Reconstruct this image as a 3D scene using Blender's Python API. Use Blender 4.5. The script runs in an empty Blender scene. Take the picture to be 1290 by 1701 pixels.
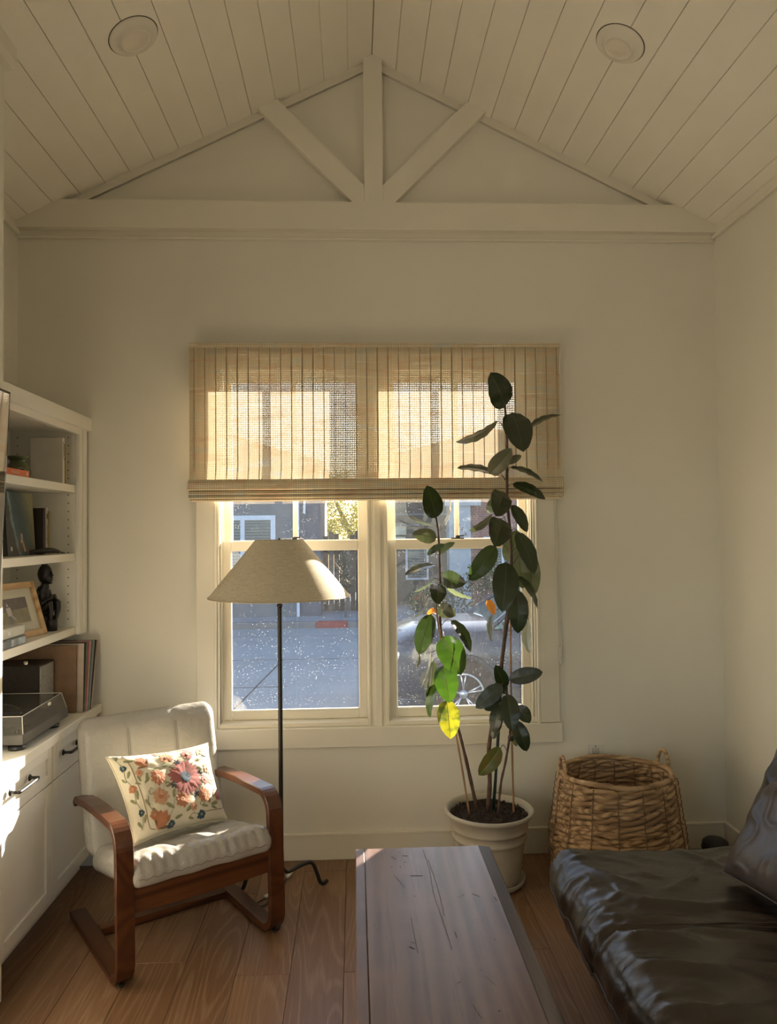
import bpy, bmesh, math, random
from mathutils import Vector, Matrix, noise
PI = math.pi
rnd = random.Random(7)
scene = bpy.context.scene
C = scene.collection

# ------------------------------------------------------------------ camera
cam_d = bpy.data.cameras.new('camera')
cam = bpy.data.objects.new('camera', cam_d); C.objects.link(cam)
cam_d.sensor_fit = 'VERTICAL'; cam_d.sensor_height = 36.0
cam_d.lens = 36.0 * 1250.0 / 1701.0
cam_d.clip_start = 0.05; cam_d.clip_end = 300
_R = ((0.99890754, -0.00928305, 0.04579897), (-0.04553635, 0.02676259, 0.99860413), (-0.01049579, -0.99959871, 0.02631064))
cam.matrix_world = Matrix(((_R[0][0], -_R[0][1], -_R[0][2], 0.0), (_R[1][0], -_R[1][1], -_R[1][2], 0.0), (_R[2][0], -_R[2][1], -_R[2][2], 1.55), (0, 0, 0, 1)))
scene.camera = cam

# ------------------------------------------------------------------ world, sun, lights, exposure
scene.view_settings.view_transform = 'Standard'
scene.view_settings.look = 'None'
scene.view_settings.gamma = 1.0
scene.view_settings.use_curve_mapping = False
scene.view_settings.exposure = 0.27
w = bpy.data.worlds.new('sky'); scene.world = w; w.use_nodes = True
wn = w.node_tree.nodes; wl = w.node_tree.links
for n in list(wn): wn.remove(n)
sky = wn.new('ShaderNodeTexSky'); sky.sky_type = 'NISHITA'; sky.sun_disc = False
SUN = Vector((0.67, 1.0, 0.40)).normalized()
sky.sun_elevation = math.asin(SUN.z); sky.sun_rotation = math.atan2(SUN.x, SUN.y)
sky.air_density = 1.0; sky.dust_density = 1.5; sky.ozone_density = 1.5
bgn = wn.new('ShaderNodeBackground'); bgn.inputs['Strength'].default_value = 0.37
won = wn.new('ShaderNodeOutputWorld')
wl.new(sky.outputs[0], bgn.inputs[0]); wl.new(bgn.outputs[0], won.inputs[0])
sd = bpy.data.lights.new('sun', 'SUN'); sd.energy = 33.0; sd.angle = math.radians(0.55); sd.color = (1.0, 0.88, 0.71)
so = bpy.data.objects.new('sun', sd); C.objects.link(so)
so.rotation_euler = SUN.to_track_quat('Z', 'Y').to_euler(); so.location = (8, 12, 8)
# two added fill lamps behind the viewer, outside made-up openings
def area(name, loc, direction, sx, sy, energy, col):
    d = bpy.data.lights.new(name, 'AREA'); d.shape = 'RECTANGLE'; d.size = sx; d.size_y = sy; d.energy = energy; d.color = col
    o = bpy.data.objects.new(name, d); C.objects.link(o); o.location = loc
    o.rotation_euler = Vector(direction).to_track_quat('-Z', 'Y').to_euler(); return o
area('added_side_fill', (-1.72, -1.15, 1.65), (1, 0, 0.9), 1.5, 1.6, 24.0, (1.0, 0.90, 0.74))
area('added_rear_fill', (0.9, -2.72, 1.15), (0, 1, 0.9), 1.5, 2.1, 2.0, (1.0, 0.90, 0.74))

# ------------------------------------------------------------------ helpers
MW = {}
def link(o, parent=None):
    C.objects.link(o)
    if parent is not None: o.parent = parent
    return o
def thing(name, label, cat, loc=(0, 0, 0), rz=0.0, group=None):
    o = bpy.data.objects.new(name, None); C.objects.link(o)
    o.empty_display_size = 0.05; o.location = loc; o.rotation_euler = (0, 0, rz)
    o['label'] = label; o['category'] = cat
    if group: o['group'] = group
    MW[o] = Matrix.Translation(Vector(loc)) @ Matrix.Rotation(rz, 4, 'Z')
    return o
def tag(o, label=None, cat=None, group=None, kind=None):
    if label: o['label'] = label
    if cat: o['category'] = cat
    if group: o['group'] = group
    if kind: o['kind'] = kind
    return o
def obj(name, bm, mat, parent=None, world=True, smooth=False, origin=None):
    me = bpy.data.meshes.new(name)
    if world and parent is not None:
        bmesh.ops.transform(bm, matrix=MW[parent].inverted(), verts=bm.verts)
    if parent is None and origin is not None:
        bmesh.ops.translate(bm, vec=-Vector(origin), verts=bm.verts)
    bmesh.ops.recalc_face_normals(bm, faces=bm.faces)
    for f in bm.faces: f.smooth = smooth
    bm.to_mesh(me); bm.free()
    for m in (mat if isinstance(mat, (list, tuple)) else [mat]): me.materials.append(m)
    o = bpy.data.objects.new(name, me); link(o, parent)
    if parent is None and origin is not None: o.location = origin
    MW[o] = MW[parent] if parent is not None else (Matrix.Translation(Vector(origin)) if origin is not None else Matrix())
    return o
def struct(name, bm, mat, parent=None, **k):
    o = obj(name, bm, mat, parent, **k)
    if parent is None: o['kind'] = 'structure'
    return o
def auto(o, ang=35):
    for p in o.data.polygons: p.use_smooth = True
    try: o.data.set_sharp_from_angle(angle=math.radians(ang))
    except Exception: pass
    return o
def B(): return bmesh.new()
def box(bm, x0, x1, y0, y1, z0, z1, bev=0.0, mi=0, seg=1):
    r = bmesh.ops.create_cube(bm, size=1.0)
    vs = r['verts']
    for v in vs:
        v.co = Vector((x0 + (v.co.x + .5) * (x1 - x0), y0 + (v.co.y + .5) * (y1 - y0), z0 + (v.co.z + .5) * (z1 - z0)))
    if bev > 0:
        es = set(e for v in vs for e in v.link_edges)
        rr = bmesh.ops.bevel(bm, geom=list(es), offset=bev, segments=seg, affect='EDGES', profile=0.6)
        if mi:
            for f in rr['faces']: f.material_index = mi
            for f in bm.faces:
                pass
    if mi:
        for f in set(f for v in vs if v.is_valid for f in v.link_faces): f.material_index = mi
    return bm
def prism(bm, poly, a0, a1, axis='y'):
    """poly: list of 2D points; axis y -> (x,z) ; axis x -> (y,z) ; axis z -> (x,y)"""
    def P(p, a):
        if axis == 'y': return (p[0], a, p[1])
        if axis == 'x': return (a, p[0], p[1])
        return (p[0], p[1], a)
    A = [bm.verts.new(P(p, a0)) for p in poly]; Bv = [bm.verts.new(P(p, a1)) for p in poly]
    bm.faces.new(A); bm.faces.new(Bv[::-1])
    n = len(poly)
    for i in range(n): bm.faces.new((A[i], Bv[i], Bv[(i + 1) % n], A[(i + 1) % n]))
    return bm
def frames(pts, closed=False):
    n = len(pts); out = []; up = None
    for i in range(n):
        if closed: t = pts[(i + 1) % n] - pts[i - 1]
        else: t = pts[min(i + 1, n - 1)] - pts[max(i - 1, 0)]
        t = t.normalized() if t.length > 1e-9 else Vector((0, 0, 1))
        if up is None: up = Vector((0, 0, 1)) if abs(t.z) < .9 else Vector((1, 0, 0))
        s = t.cross(up).normalized(); up = s.cross(t).normalized()
        out.append((t, s, up))
    return out
def tube(bm, pts, r, seg=8, cap=True, closed=False, flat=1.0, mi=0):
    pts = [Vector(p) for p in pts]; n = len(pts); fr = frames(pts, closed); rings = []
    for i in range(n):
        rr = r[i] if isinstance(r, (list, tuple)) else r
        t, s, u = fr[i]
        rings.append([bm.verts.new(pts[i] + (s * math.cos(2 * PI * k / seg) + u * math.sin(2 * PI * k / seg) * flat) * rr) for k in range(seg)])
    fs = []
    for i in range(n if closed else n - 1):
        a, b = rings[i], rings[(i + 1) % n]
        for k in range(seg): fs.append(bm.faces.new((a[k], a[(k + 1) % seg], b[(k + 1) % seg], b[k])))
    if cap and not closed:
        fs.append(bm.faces.new(rings[0][::-1])); fs.append(bm.faces.new(rings[-1]))
    for f in fs: f.material_index = mi
    return bm
def smooth_path(pts, n=6):
    pts = [Vector(p) for p in pts]; out = []
    P = [pts[0] * 2 - pts[1]] + pts + [pts[-1] * 2 - pts[-2]]
    for i in range(1, len(P) - 2):
        p0, p1, p2, p3 = P[i - 1], P[i], P[i + 1], P[i + 2]
        for k in range(n):
            t = k / n
            out.append(0.5 * ((2 * p1) + (p2 - p0) * t + (2 * p0 - 5 * p1 + 4 * p2 - p3) * t * t + (3 * p1 - p0 - 3 * p2 + p3) * t ** 3))
    out.append(pts[-1]); return out
def lathe(bm, prof, c=(0, 0, 0), seg=48, cap_bottom=False, cap_top=False, a0=0, a1=2 * PI):
    cx, cy, cz = c; rings = []
    full = abs(a1 - a0 - 2 * PI) < 1e-6
    for r, z in prof:
        rings.append([bm.verts.new((cx + r * math.cos(a0 + (a1 - a0) * k / seg), cy + r * math.sin(a0 + (a1 - a0) * k / seg), cz + z)) for k in range(seg if full else seg + 1)])
    m = seg
    for i in range(len(rings) - 1):
        for k in range(m):
            k2 = (k + 1) % seg if full else k + 1
            bm.faces.new((rings[i][k], rings[i][k2], rings[i + 1][k2], rings[i + 1][k]))
    if cap_bottom: bm.faces.new(rings[0][::-1])
    if cap_top: bm.faces.new(rings[-1])
    return bm
def sweep_rect(bm, path, width, thick, axis):
    """bent-wood band: path in plane perpendicular to axis; width along axis"""
    pts = [Vector(p) for p in path]; ax = Vector(axis); rings = []
    n = len(pts)
    for i in range(n):
        t = (pts[min(i + 1, n - 1)] - pts[max(i - 1, 0)]).normalized()
        nn = t.cross(ax).normalized()
        rings.append([bm.verts.new(pts[i] + ax * (a * width / 2) + nn * (b * thick / 2)) for a, b in ((-1, -.7), (-.93, -1), (.93, -1), (1, -.7), (1, .7), (.93, 1), (-.93, 1), (-1, .7))])
    for i in range(n - 1):
        for k in range(8): bm.faces.new((rings[i][k], rings[i][(k + 1) % 8], rings[i + 1][(k + 1) % 8], rings[i + 1][k]))
    bm.faces.new(rings[0][::-1]); bm.faces.new(rings[-1])
    return bm
def round_box(bm, c, size, r, n, fn=None):
    """soft box: cube grid mapped on a rounded box; fn(p, normal, uvw) -> displaced p"""
    hx, hy, hz = [s / 2 for s in size]; nx, ny, nz = n; vd = {}
    def vert(a, b, d):
        k = (a, b, d)
        if k in vd: return vd[k]
        uvw = Vector((2 * a / nx - 1, 2 * b / ny - 1, 2 * d / nz - 1))
        p = Vector((uvw.x * hx, uvw.y * hy, uvw.z * hz))
        core = Vector((max(-hx + r[0], min(hx - r[0], p.x)), max(-hy + r[1], min(hy - r[1], p.y)), max(-hz + r[2], min(hz - r[2], p.z))))
        d3 = p - core
        q = Vector((d3.x / r[0], d3.y / r[1], d3.z / r[2]))
        if q.length > 1e-6:
            m = max(abs(q.x), abs(q.y), abs(q.z)); q2 = q.normalized() * m
            p = core + Vector((q2.x * r[0], q2.y * r[1], q2.z * r[2]))
            nn = q2.normalized()
        else: nn = Vector((0, 0, 1))
        p = p + Vector(c)
        if fn: p = fn(p, nn, uvw)
        vd[k] = bm.verts.new(p); return vd[k]
    for a in range(nx):
        for b in range(ny):
            for d in (0, nz):
                bm.faces.new((vert(a, b, d), vert(a + 1, b, d), vert(a + 1, b + 1, d), vert(a, b + 1, d)))
    for a in range(nx):
        for d in range(nz):
            for b in (0, ny):
                bm.faces.new((vert(a, b, d), vert(a + 1, b, d), vert(a + 1, b, d + 1), vert(a, b, d + 1)))
    for b in range(ny):
        for d in range(nz):
            for a in (0, nx):
                bm.faces.new((vert(a, b, d), vert(a, b + 1, d), vert(a, b + 1, d + 1), vert(a, b, d + 1)))
    return bm
def nz(p, s, o=0.0): return noise.noise(Vector((p[0] * s + o, p[1] * s + o * .7, p[2] * s - o)))
def text_part(name, s, size, loc, rot, mat, parent, spacing=1.0, align='CENTER', extrude=0.0004, label=None):
    cu = bpy.data.curves.new(name, 'FONT'); cu.body = s; cu.size = size; cu.align_x = align; cu.align_y = 'CENTER'
    cu.extrude = extrude; cu.space_character = spacing; cu.resolution_u = 3
    tmp = bpy.data.objects.new(name, cu); C.objects.link(tmp)
    dg = bpy.context.evaluated_depsgraph_get()
    me = bpy.data.meshes.new_from_object(tmp.evaluated_get(dg))
    bpy.data.objects.remove(tmp)
    me.materials.clear(); me.materials.append(mat)
    Mx = Matrix.Translation(Vector(loc)) @ rot
    me.transform(MW[parent].inverted() @ Mx)
    o = bpy.data.objects.new(name, me); link(o, parent); MW[o] = MW[parent]
    return o
RX90 = Matrix.Rotation(PI / 2, 4, 'X')          # text reads upright facing -Y
RFX = Matrix.Rotation(PI / 2, 4, 'Z') @ RX90    # facing +X
def facing_x_down(): return RFX @ Matrix.Rotation(-PI / 2, 4, 'Z')

# ------------------------------------------------------------------ materials
class M:
    def __init__(s, name):
        s.m = bpy.data.materials.new(name); s.m.use_nodes = True
        s.n = s.m.node_tree.nodes; s.l = s.m.node_tree.links
        s.p = s.n['Principled BSDF']; s.out = s.n['Material Output']
    def new(s, t, **k):
        n = s.n.new(t)
        for a, b in k.items(): setattr(n, a, b)
        return n
    def coord(s, kind='Object', scale=(1, 1, 1), rand=0.0, rot=(0, 0, 0)):
        tc = s.new('ShaderNodeTexCoord'); mp = s.new('ShaderNodeMapping'); mp.inputs['Scale'].default_value = scale
        mp.inputs['Rotation'].default_value = rot
        if rand:
            oi = s.new('ShaderNodeObjectInfo'); mu = s.new('ShaderNodeMath', operation='MULTIPLY'); mu.inputs[1].default_value = rand
            s.l.new(oi.outputs['Random'], mu.inputs[0])
            cb = s.new('ShaderNodeCombineXYZ'); s.l.new(mu.outputs[0], cb.inputs[0]); s.l.new(mu.outputs[0], cb.inputs[1]); s.l.new(mu.outputs[0], cb.inputs[2])
            ad = s.new('ShaderNodeVectorMath', operation='ADD'); s.l.new(tc.outputs[kind], ad.inputs[0]); s.l.new(cb.outputs[0], ad.inputs[1])
            s.l.new(ad.outputs[0], mp.inputs[0])
        else: s.l.new(tc.outputs[kind], mp.inputs[0])
        return mp.outputs[0]
    def noise(s, vec, scale, detail=3, rough=.5, dist=0.0):
        n = s.new('ShaderNodeTexNoise'); n.inputs['Scale'].default_value = scale; n.inputs['Detail'].default_value = detail
        n.inputs['Roughness'].default_value = rough; n.inputs['Distortion'].default_value = dist
        s.l.new(vec, n.inputs['Vector']); return n.outputs['Fac']
    def wave(s, vec, scale, dist=0.0, detail=2, dscale=1.0, direction='X', profile='SIN', typ='BANDS'):
        n = s.new('ShaderNodeTexWave', wave_type=typ, wave_profile=profile)
        if typ == 'BANDS': n.bands_direction = direction
        n.inputs['Scale'].default_value = scale; n.inputs['Distortion'].default_value = dist
        n.inputs['Detail'].default_value = detail; n.inputs['Detail Scale'].default_value = dscale
        s.l.new(vec, n.inputs['Vector']); return n.outputs['Fac']
    def ramp(s, fac, stops, interp='LINEAR'):
        n = s.new('ShaderNodeValToRGB'); n.color_ramp.interpolation = interp
        e = n.color_ramp.elements
        while len(e) > 1: e.remove(e[-1])
        for i, (p, c) in enumerate(stops):
            if i == 0: e[0].position = p; e[0].color = (*c, 1)
            else:
                q = e.new(p); q.color = (*c, 1)
        s.l.new(fac, n.inputs[0]); return n.outputs[0]
    def mix(s, fac, a, b, mode='MIX'):
        n = s.new('ShaderNodeMix', data_type='RGBA', blend_type=mode)
        for sock, v in ((n.inputs[0], fac), (n.inputs[6], a), (n.inputs[7], b)):
            if hasattr(v, 'links'): s.l.new(v, sock)
            elif isinstance(v, (tuple, list)): sock.default_value = (*v, 1)
            else: sock.default_value = v
        return n.outputs[2]
    def math(s, op, a, b=0.0, clamp=False):
        n = s.new('ShaderNodeMath', operation=op); n.use_clamp = clamp
        for i, v in enumerate((a, b)):
            if hasattr(v, 'links'): s.l.new(v, n.inputs[i])
            else: n.inputs[i].default_value = v
        return n.outputs[0]
    def bump(s, h, strength=.2, dist=.01):
        n = s.new('ShaderNodeBump'); n.inputs['Strength'].default_value = strength; n.inputs['Distance'].default_value = dist
        s.l.new(h, n.inputs['Height']); s.l.new(n.outputs[0], s.p.inputs['Normal']); return n.outputs[0]
    def base(s, v):
        if hasattr(v, 'links'): s.l.new(v, s.p.inputs['Base Color'])
        else: s.p.inputs['Base Color'].default_value = (*v, 1)
        return s
    def set(s, **k):
        for a, b in k.items(): s.p.inputs[a.replace('_', ' ')].default_value = b
        return s
def plain(name, col, rough=.5, var=.06, scale=8, metal=0.0, bump=0.0, bscale=60, spec=None, coat=0.0):
    m = M(name); v = m.coord('Object')
    n = m.noise(v, scale, 3)
    a = tuple(c * (1 - var) for c in col); b = tuple(min(1, c * (1 + var)) for c in col)
    m.base(m.ramp(n, [(.3, a), (.7, b)])); m.set(Roughness=rough, Metallic=metal)
    if spec is not None: m.p.inputs['Specular IOR Level'].default_value = spec
    if coat: m.p.inputs['Coat Weight'].default_value = coat
    if bump: m.bump(m.noise(v, bscale, 4), bump, .004)
    return m.m
wall_paint = plain('wall_paint', (.82, .785, .68), .75, .012, 3, bump=.08, bscale=180)
ceil_paint = plain('ceiling_paint', (.92, .87, .75), .6, .02, 4, bump=.1, bscale=90)
trim_paint = plain('trim_paint', (.84, .79, .67), .42, .012, 4, bump=.03, bscale=60)
cab_paint = plain('cabinet_paint', (.82, .79, .70), .38, .012, 4)
vinyl = plain('window_vinyl', (.86, .80, .66), .4, .01, 4)
gasket = plain('dark_gasket', (.05, .045, .04), .6)
black_metal = plain('black_metal', (.018, .016, .014), .38, .15, 20)
black_plastic = plain('black_plastic', (.02, .02, .02), .45, .1, 20)
white_plastic = plain('white_plastic', (.75, .72, .65), .4, .02)
chrome = plain('chrome', (.75, .74, .7), .18, .03, 10, metal=1.0)
dark_hole = plain('dark_hole', (.03, .025, .02), .8)

def m_floor():
    m = M('oak_floor'); v = m.coord('Object', (1, 1, 1), 60.0)
    mp = m.new('ShaderNodeMapping'); mp.inputs['Scale'].default_value = (7.0, .62, 1.0); m.l.new(v, mp.inputs[0])
    hh = m.noise(mp.outputs[0], 1.0, 1.0, .35, .3)
    wv = m.math('ADD', m.math('MULTIPLY', m.math('SINE', m.math('MULTIPLY', hh, 105.0)), .5), .5)
    mp2 = m.new('ShaderNodeMapping'); mp2.inputs['Scale'].default_value = (60.0, 2.0, 1.0); m.l.new(v, mp2.inputs[0])
    fine = m.noise(mp2.outputs[0], 4.0, 5, .6)
    big = m.noise(v, 1.3, 2)
    oi = m.new('ShaderNodeObjectInfo')
    tone = m.ramp(oi.outputs['Random'], [(0, (.205, .105, .050)), (.5, (.245, .130, .063)), (1, (.28, .155, .080))])
    lines = m.ramp(wv, [(.0, (0, 0, 0)), (.62, (0, 0, 0)), (.97, (1, 1, 1)), (1, (1, 1, 1))])
    c = m.mix(m.math('MULTIPLY', lines, .30), tone, (.48, .34, .20))
    c = m.mix(m.ramp(fine, [(.35, (.55, .55, .55)), (.65, (0, 0, 0))]), c, (.13, .068, .032))
    c = m.mix(m.ramp(big, [(.4, (.25, .25, .25)), (.65, (0, 0, 0))]), c, (.16, .09, .05))
    kn = m.noise(m.coord('Object', (5, 2.5, 1), 31.0), 1.0, 1)
    c = m.mix(m.ramp(kn, [(.78, (0, 0, 0)), (.82, (.7, .7, .7))]), c, (.06, .035, .02))
    m.base(c); m.set(Roughness=.42)
    m.bump(m.math('ADD', m.math('MULTIPLY', fine, .6), m.math('MULTIPLY', wv, .3)), .12, .002)
    return m.m
floor_mat = m_floor()
def m_wood(name, dark, mid, light, axis='Z', rough=.35, scl=1.0, coat=0.0, edge_layers=False, dist=6.0, sc=2.2):
    m = M(name); st = {'X': (.35, 6, 6), 'Y': (6, .35, 6), 'Z': (6, 6, .35)}[axis]
    v = m.coord('Object', tuple(s * scl for s in st), 13.0)
    hh = m.noise(v, .55, 1.5, .4, .4)
    wv = m.math('ADD', m.math('MULTIPLY', m.math('SINE', m.math('MULTIPLY', hh, 44.0 * sc)), .5), .5)
    fi = m.noise(m.coord('Object', tuple(s * scl * 9 for s in st), 5.0), 1.5, 5, .6)
    c = m.ramp(wv, [(0, dark), (.45, mid), (1, light)])
    c = m.mix(m.ramp(fi, [(.3, (.5, .5, .5)), (.6, (0, 0, 0))]), c, dark)
    m.base(c); m.set(Roughness=rough); m.p.inputs['Coat Weight'].default_value = coat
    m.p.inputs['Coat Roughness'].default_value = .15
    m.bump(fi, .06, .001)
    return m.m
chair_wood = m_wood('teak_bentwood', (.055, .015, .004), (.078, .023, .006), (.100, .032, .009), 'Y', .34, coat=.25)
chair_wood_v = m_wood('teak_board', (.042, .011, .003), (.085, .026, .007), (.115, .038, .011), 'X', .34, coat=.25, dist=9)
frame_wood = m_wood('pale_oak_frame', (.42, .25, .11), (.58, .37, .18), (.66, .45, .24), 'Y', .5)
ply_dark = plain('ply_line', (.10, .03, .01), .6)

# ================================================================== SETTING
D = 3.63; XL = -1.59; XR = 1.80; YB = -2.6; RX = 0.107; RZ = 3.859; SL = 0.489
def roof(x): return RZ - SL * abs(x - RX)
# floor slab and planks
bm = B(); box(bm, XL - .1, XR + .1, YB - .1, D + .15, -.12, -.014)
floor = struct('floor', bm, dark_hole)
plank_w = .19; lens = [1.5, 1.9, 1.2, 2.2]
pm = {}
def plank_mesh(wd, ln):
    k = (round(wd, 3), ln)
    if k not in pm:
        b = B(); box(b, -wd / 2 + .0006, wd / 2 - .0006, -ln / 2 + .0006, ln / 2 - .0006, -.014, 0, .0012)
        me = bpy.data.meshes.new('plank'); b.to_mesh(me); b.free(); me.materials.append(floor_mat); pm[k] = me
    return pm[k]
x = -1.565 - .0; col = 0
xs = -0.05 - 8 * plank_w
for col in range(18):
    xc = xs + col * plank_w - plank_w / 2 + .0
    if xc - plank_w / 2 > XR: break
    y = YB - [0.0, .7, .3, 1.1, .5, 1.4, .9][col % 7]
    k = 0
    while y < D:
        ln = lens[(col * 3 + k * 2 + k // 2) % 4]; k += 1
        y1 = y + ln
        if y1 > YB and y < D:
            a, b_ = max(y, YB), min(y1, D + .05)
            o = bpy.data.objects.new('plank', plank_mesh(plank_w, round(b_ - a, 3))); link(o, floor)
            o.location = (xc, (a + b_) / 2, 0)
        y = y1
# ceiling slab + tongue-and-groove boards
ang = math.atan(SL); hw = (RX - XL) / math.cos(ang) + .02
bm = B()
prism(bm, [(XL - .12, roof(XL) - SL * .12 + .022), (RX, RZ + .022), (XR + .12, roof(XR) - SL * .12 + .022), (XR + .12, roof(XR) + .16), (RX, RZ + .22), (XL - .12, roof(XL) + .16)], YB - .1, D + .15, 'y')
ceiling = struct('ceiling', bm, plain('groove_paint', (.42, .37, .28), .8))
bw = .1164 / math.cos(ang)
me = None
for side in (-1, 1):
    for k in range(15):
        wdt = bw
        if k == 14: wdt = bw * (.62 if side < 0 else .58)
        b = B(); box(b, .0008, wdt - .0008, YB, D, 0, .018, .0)
        es = [e for e in b.edges if all(abs(v.co.z) < 1e-6 for v in e.verts) and abs(e.verts[0].co.x - e.verts[1].co.x) < 1e-6]
        bmesh.ops.bevel(b, geom=es, offset=.0020, segments=1, affect='EDGES')
        if k < 14 and me is not None and side * k != 0 and k != 0: b.free(); mesh = me
        else:
            mesh = bpy.data.meshes.new('ceiling_plank'); b.to_mesh(mesh); b.free(); mesh.materials.append(ceil_paint)
            if k < 14 and me is None: me = mesh
        o = bpy.data.objects.new('ceiling_plank', mesh); link(o, ceiling)
        s = k * bw
        if side > 0:
            o.rotation_euler = (0, ang, 0); o.location = (RX + s * math.cos(ang), 0, RZ - s * math.sin(ang))
        else:
            o.rotation_euler = (0, -ang, 0)
            s2 = s + wdt
            o.location = (RX - s2 * math.cos(ang), 0, RZ - s2 * math.sin(ang))
# walls
OX0, OX1, OZ0, OZ1 = -.672, .894, .615, 2.375
bm = B(); T1 = D + .17
box(bm, XL - .15, OX0, D, T1, -.1, 2.99); box(bm, OX1, XR + .15, D, T1, -.1, 2.99)
box(bm, OX0, OX1, D, T1, -.1, OZ0); box(bm, OX0, OX1, D, T1, OZ1, 2.99)
prism(bm, [(XL - .1, 2.99), (XR + .1, 2.99), (XR + .1, roof(XR) - .03), (RX, RZ + .012), (XL - .1, roof(XL) - .03)], D, T1, 'y')
struct('wall_back', bm, wall_paint)
bm = B(); box(bm, XR, XR + .15, YB - .1, D, -.1, 3.04); struct('wall_right', bm, wall_paint)
bm = B()
box(bm, XL - .15, XL, -.4, D, -.1, 3.04); box(bm, XL - .15, XL, YB - .1, -1.9, -.1, 3.04)
box(bm, XL - .15, XL, -1.9, -.4, -.1, .85); box(bm, XL - .15, XL, -1.9, -.4, 2.45, 3.04)
struct('wall_left', bm, wall_paint)
bm = B(); prism(bm, [(XL, -.01), (-1.19, -.01), (-1.19, roof(-1.19) + .004), (XL, roof(XL) + .004)], .5, 2.61, 'y')
struct('wall_left_breast', bm, wall_paint)
bm = B()
box(bm, XL - .1, .15, YB - .12, YB, -.1, 3.0); box(bm, 1.65, XR + .1, YB - .12, YB, -.1, 3.0); box(bm, .15, 1.65, YB - .12, YB, 2.2, 3.0)
prism(bm, [(XL - .1, 3.0), (XR + .1, 3.0), (XR + .1, roof(XR)), (RX, RZ + .012), (XL - .1, roof(XL))], YB - .12, YB, 'y')
struct('wall_front', bm, wall_paint)
bm = B()
for a, b_ in ((.15, .2), (.87, .93), (1.6, 1.65)): box(bm, a, b_, YB - .09, YB - .03, 0, 2.2)
box(bm, .2, 1.6, YB - .09, YB - .03, 2.12, 2.2); box(bm, .2, 1.6, YB - .09, YB - .03, 0, .12)
struct('added_door_frame', bm, trim_paint)  # unseen door frame put in around the rear fill lamp
bm = B()
for a, b_ in ((-1.9, -1.84), (-1.18, -1.12), (-.46, -.4)): box(bm, XL - .1, XL - .04, a, b_, .85, 2.45)
box(bm, XL - .1, XL - .04, -1.84, -.46, .85, .91); box(bm, XL - .1, XL - .04, -1.84, -.46, 2.39, 2.45)
struct('window_3', bm, trim_paint)  # unseen window frame put in around the left fill lamp
# baseboards
bm = B(); box(bm, -1.2, XR - .0165, D - .0165, D, 0, .122, .002); box(bm, -1.2, XR - .02, D - .0185, D, .112, .1245, .002); struct('baseboard_back', bm, trim_paint)
bm = B(); box(bm, XR - .0165, XR, YB, D, 0, .122, .002); box(bm, XR - .0185, XR, YB, D, .112, .1245, .002); struct('baseboard_right', bm, trim_paint)
bm = B(); box(bm, -1.19, -1.172, .5, 2.30, 0, .124, .003); struct('baseboard_left', bm, trim_paint)
# gable crown strips and side crowns
bm = B()
for s in (-1, 1):
    xe = XL if s < 0 else XR
    def slope_strip(y0, y1, d0, d1):
        prism(bm, [(RX, RZ - d0), (xe, roof(xe) - d0), (xe, roof(xe) - d1), (RX, RZ - d1)], y0, y1, 'y')
    slope_strip(D - .013, D, -.003, .042); slope_strip(D - .019, D, .030, .042)
struct('trim_1', bm, trim_paint)
bm = B(); box(bm, XR - .014, XR, YB, D, 2.985, 3.035, .002); box(bm, XR - .02, XR, YB, D, 2.982, 2.996, .003); struct('trim_2', bm, trim_paint)
bm = B(); box(bm, XL, XL + .014, 2.61, D, 2.985, 3.035, .002); box(bm, XL, XL + .02, 2.61, D, 2.982, 2.996, .003); struct('trim_3', bm, trim_paint)
bm = B(); prism(bm, [(-1.19, 3.16), (-1.165, 3.165), (-1.155, 3.19), (-1.155, roof(-1.155)), (-1.19, roof(-1.19))], .5, 2.628, 'y')
struct('trim_4', bm, trim_paint)
# decorative truss
truss = thing('gable_truss', 'off-white flat wooden truss with post and two braces high on the gable wall', 'truss', (RX, D - .02, 3.0))
bm = B(); xl = (3.137 - RZ) / SL + RX; xr_ = RX + (RZ - 3.137) / SL
prism(bm, [(XL, 3.003), (XR, 3.003), (XR, roof(XR)), (xr_, 3.137), (xl, 3.137), (XL, roof(XL))], D - .052, D, 'y')
obj('tie_beam', bm, trim_paint, truss)
bm = B(); prism(bm, [(.064, 3.137), (.154, 3.137), (.154, roof(.154)), (RX, RZ), (.064, roof(.064))], D - .050, D, 'y')
obj('king_post', bm, trim_paint, truss)
bm = B(); prism(bm, [(.006, 3.138), (.0635, 3.138), (.0635, 3.222), (-.350, 3.636), (-.445, 3.589)], D - .047, D, 'y'); obj('brace', bm, trim_paint, truss)
bm = B(); prism(bm, [(.212, 3.138), (.1545, 3.138), (.1545, 3.222), (.564, 3.636), (.659, 3.589)], D - .047, D, 'y'); obj('brace', bm, trim_paint, truss)
bm = B(); box(bm, XL, XR, D - .015, D, 2.972, 3.003); box(bm, XL, XR, D - .022, D, 2.966, 2.976, .003); obj('beam_moulding', bm, trim_paint, truss)
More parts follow.
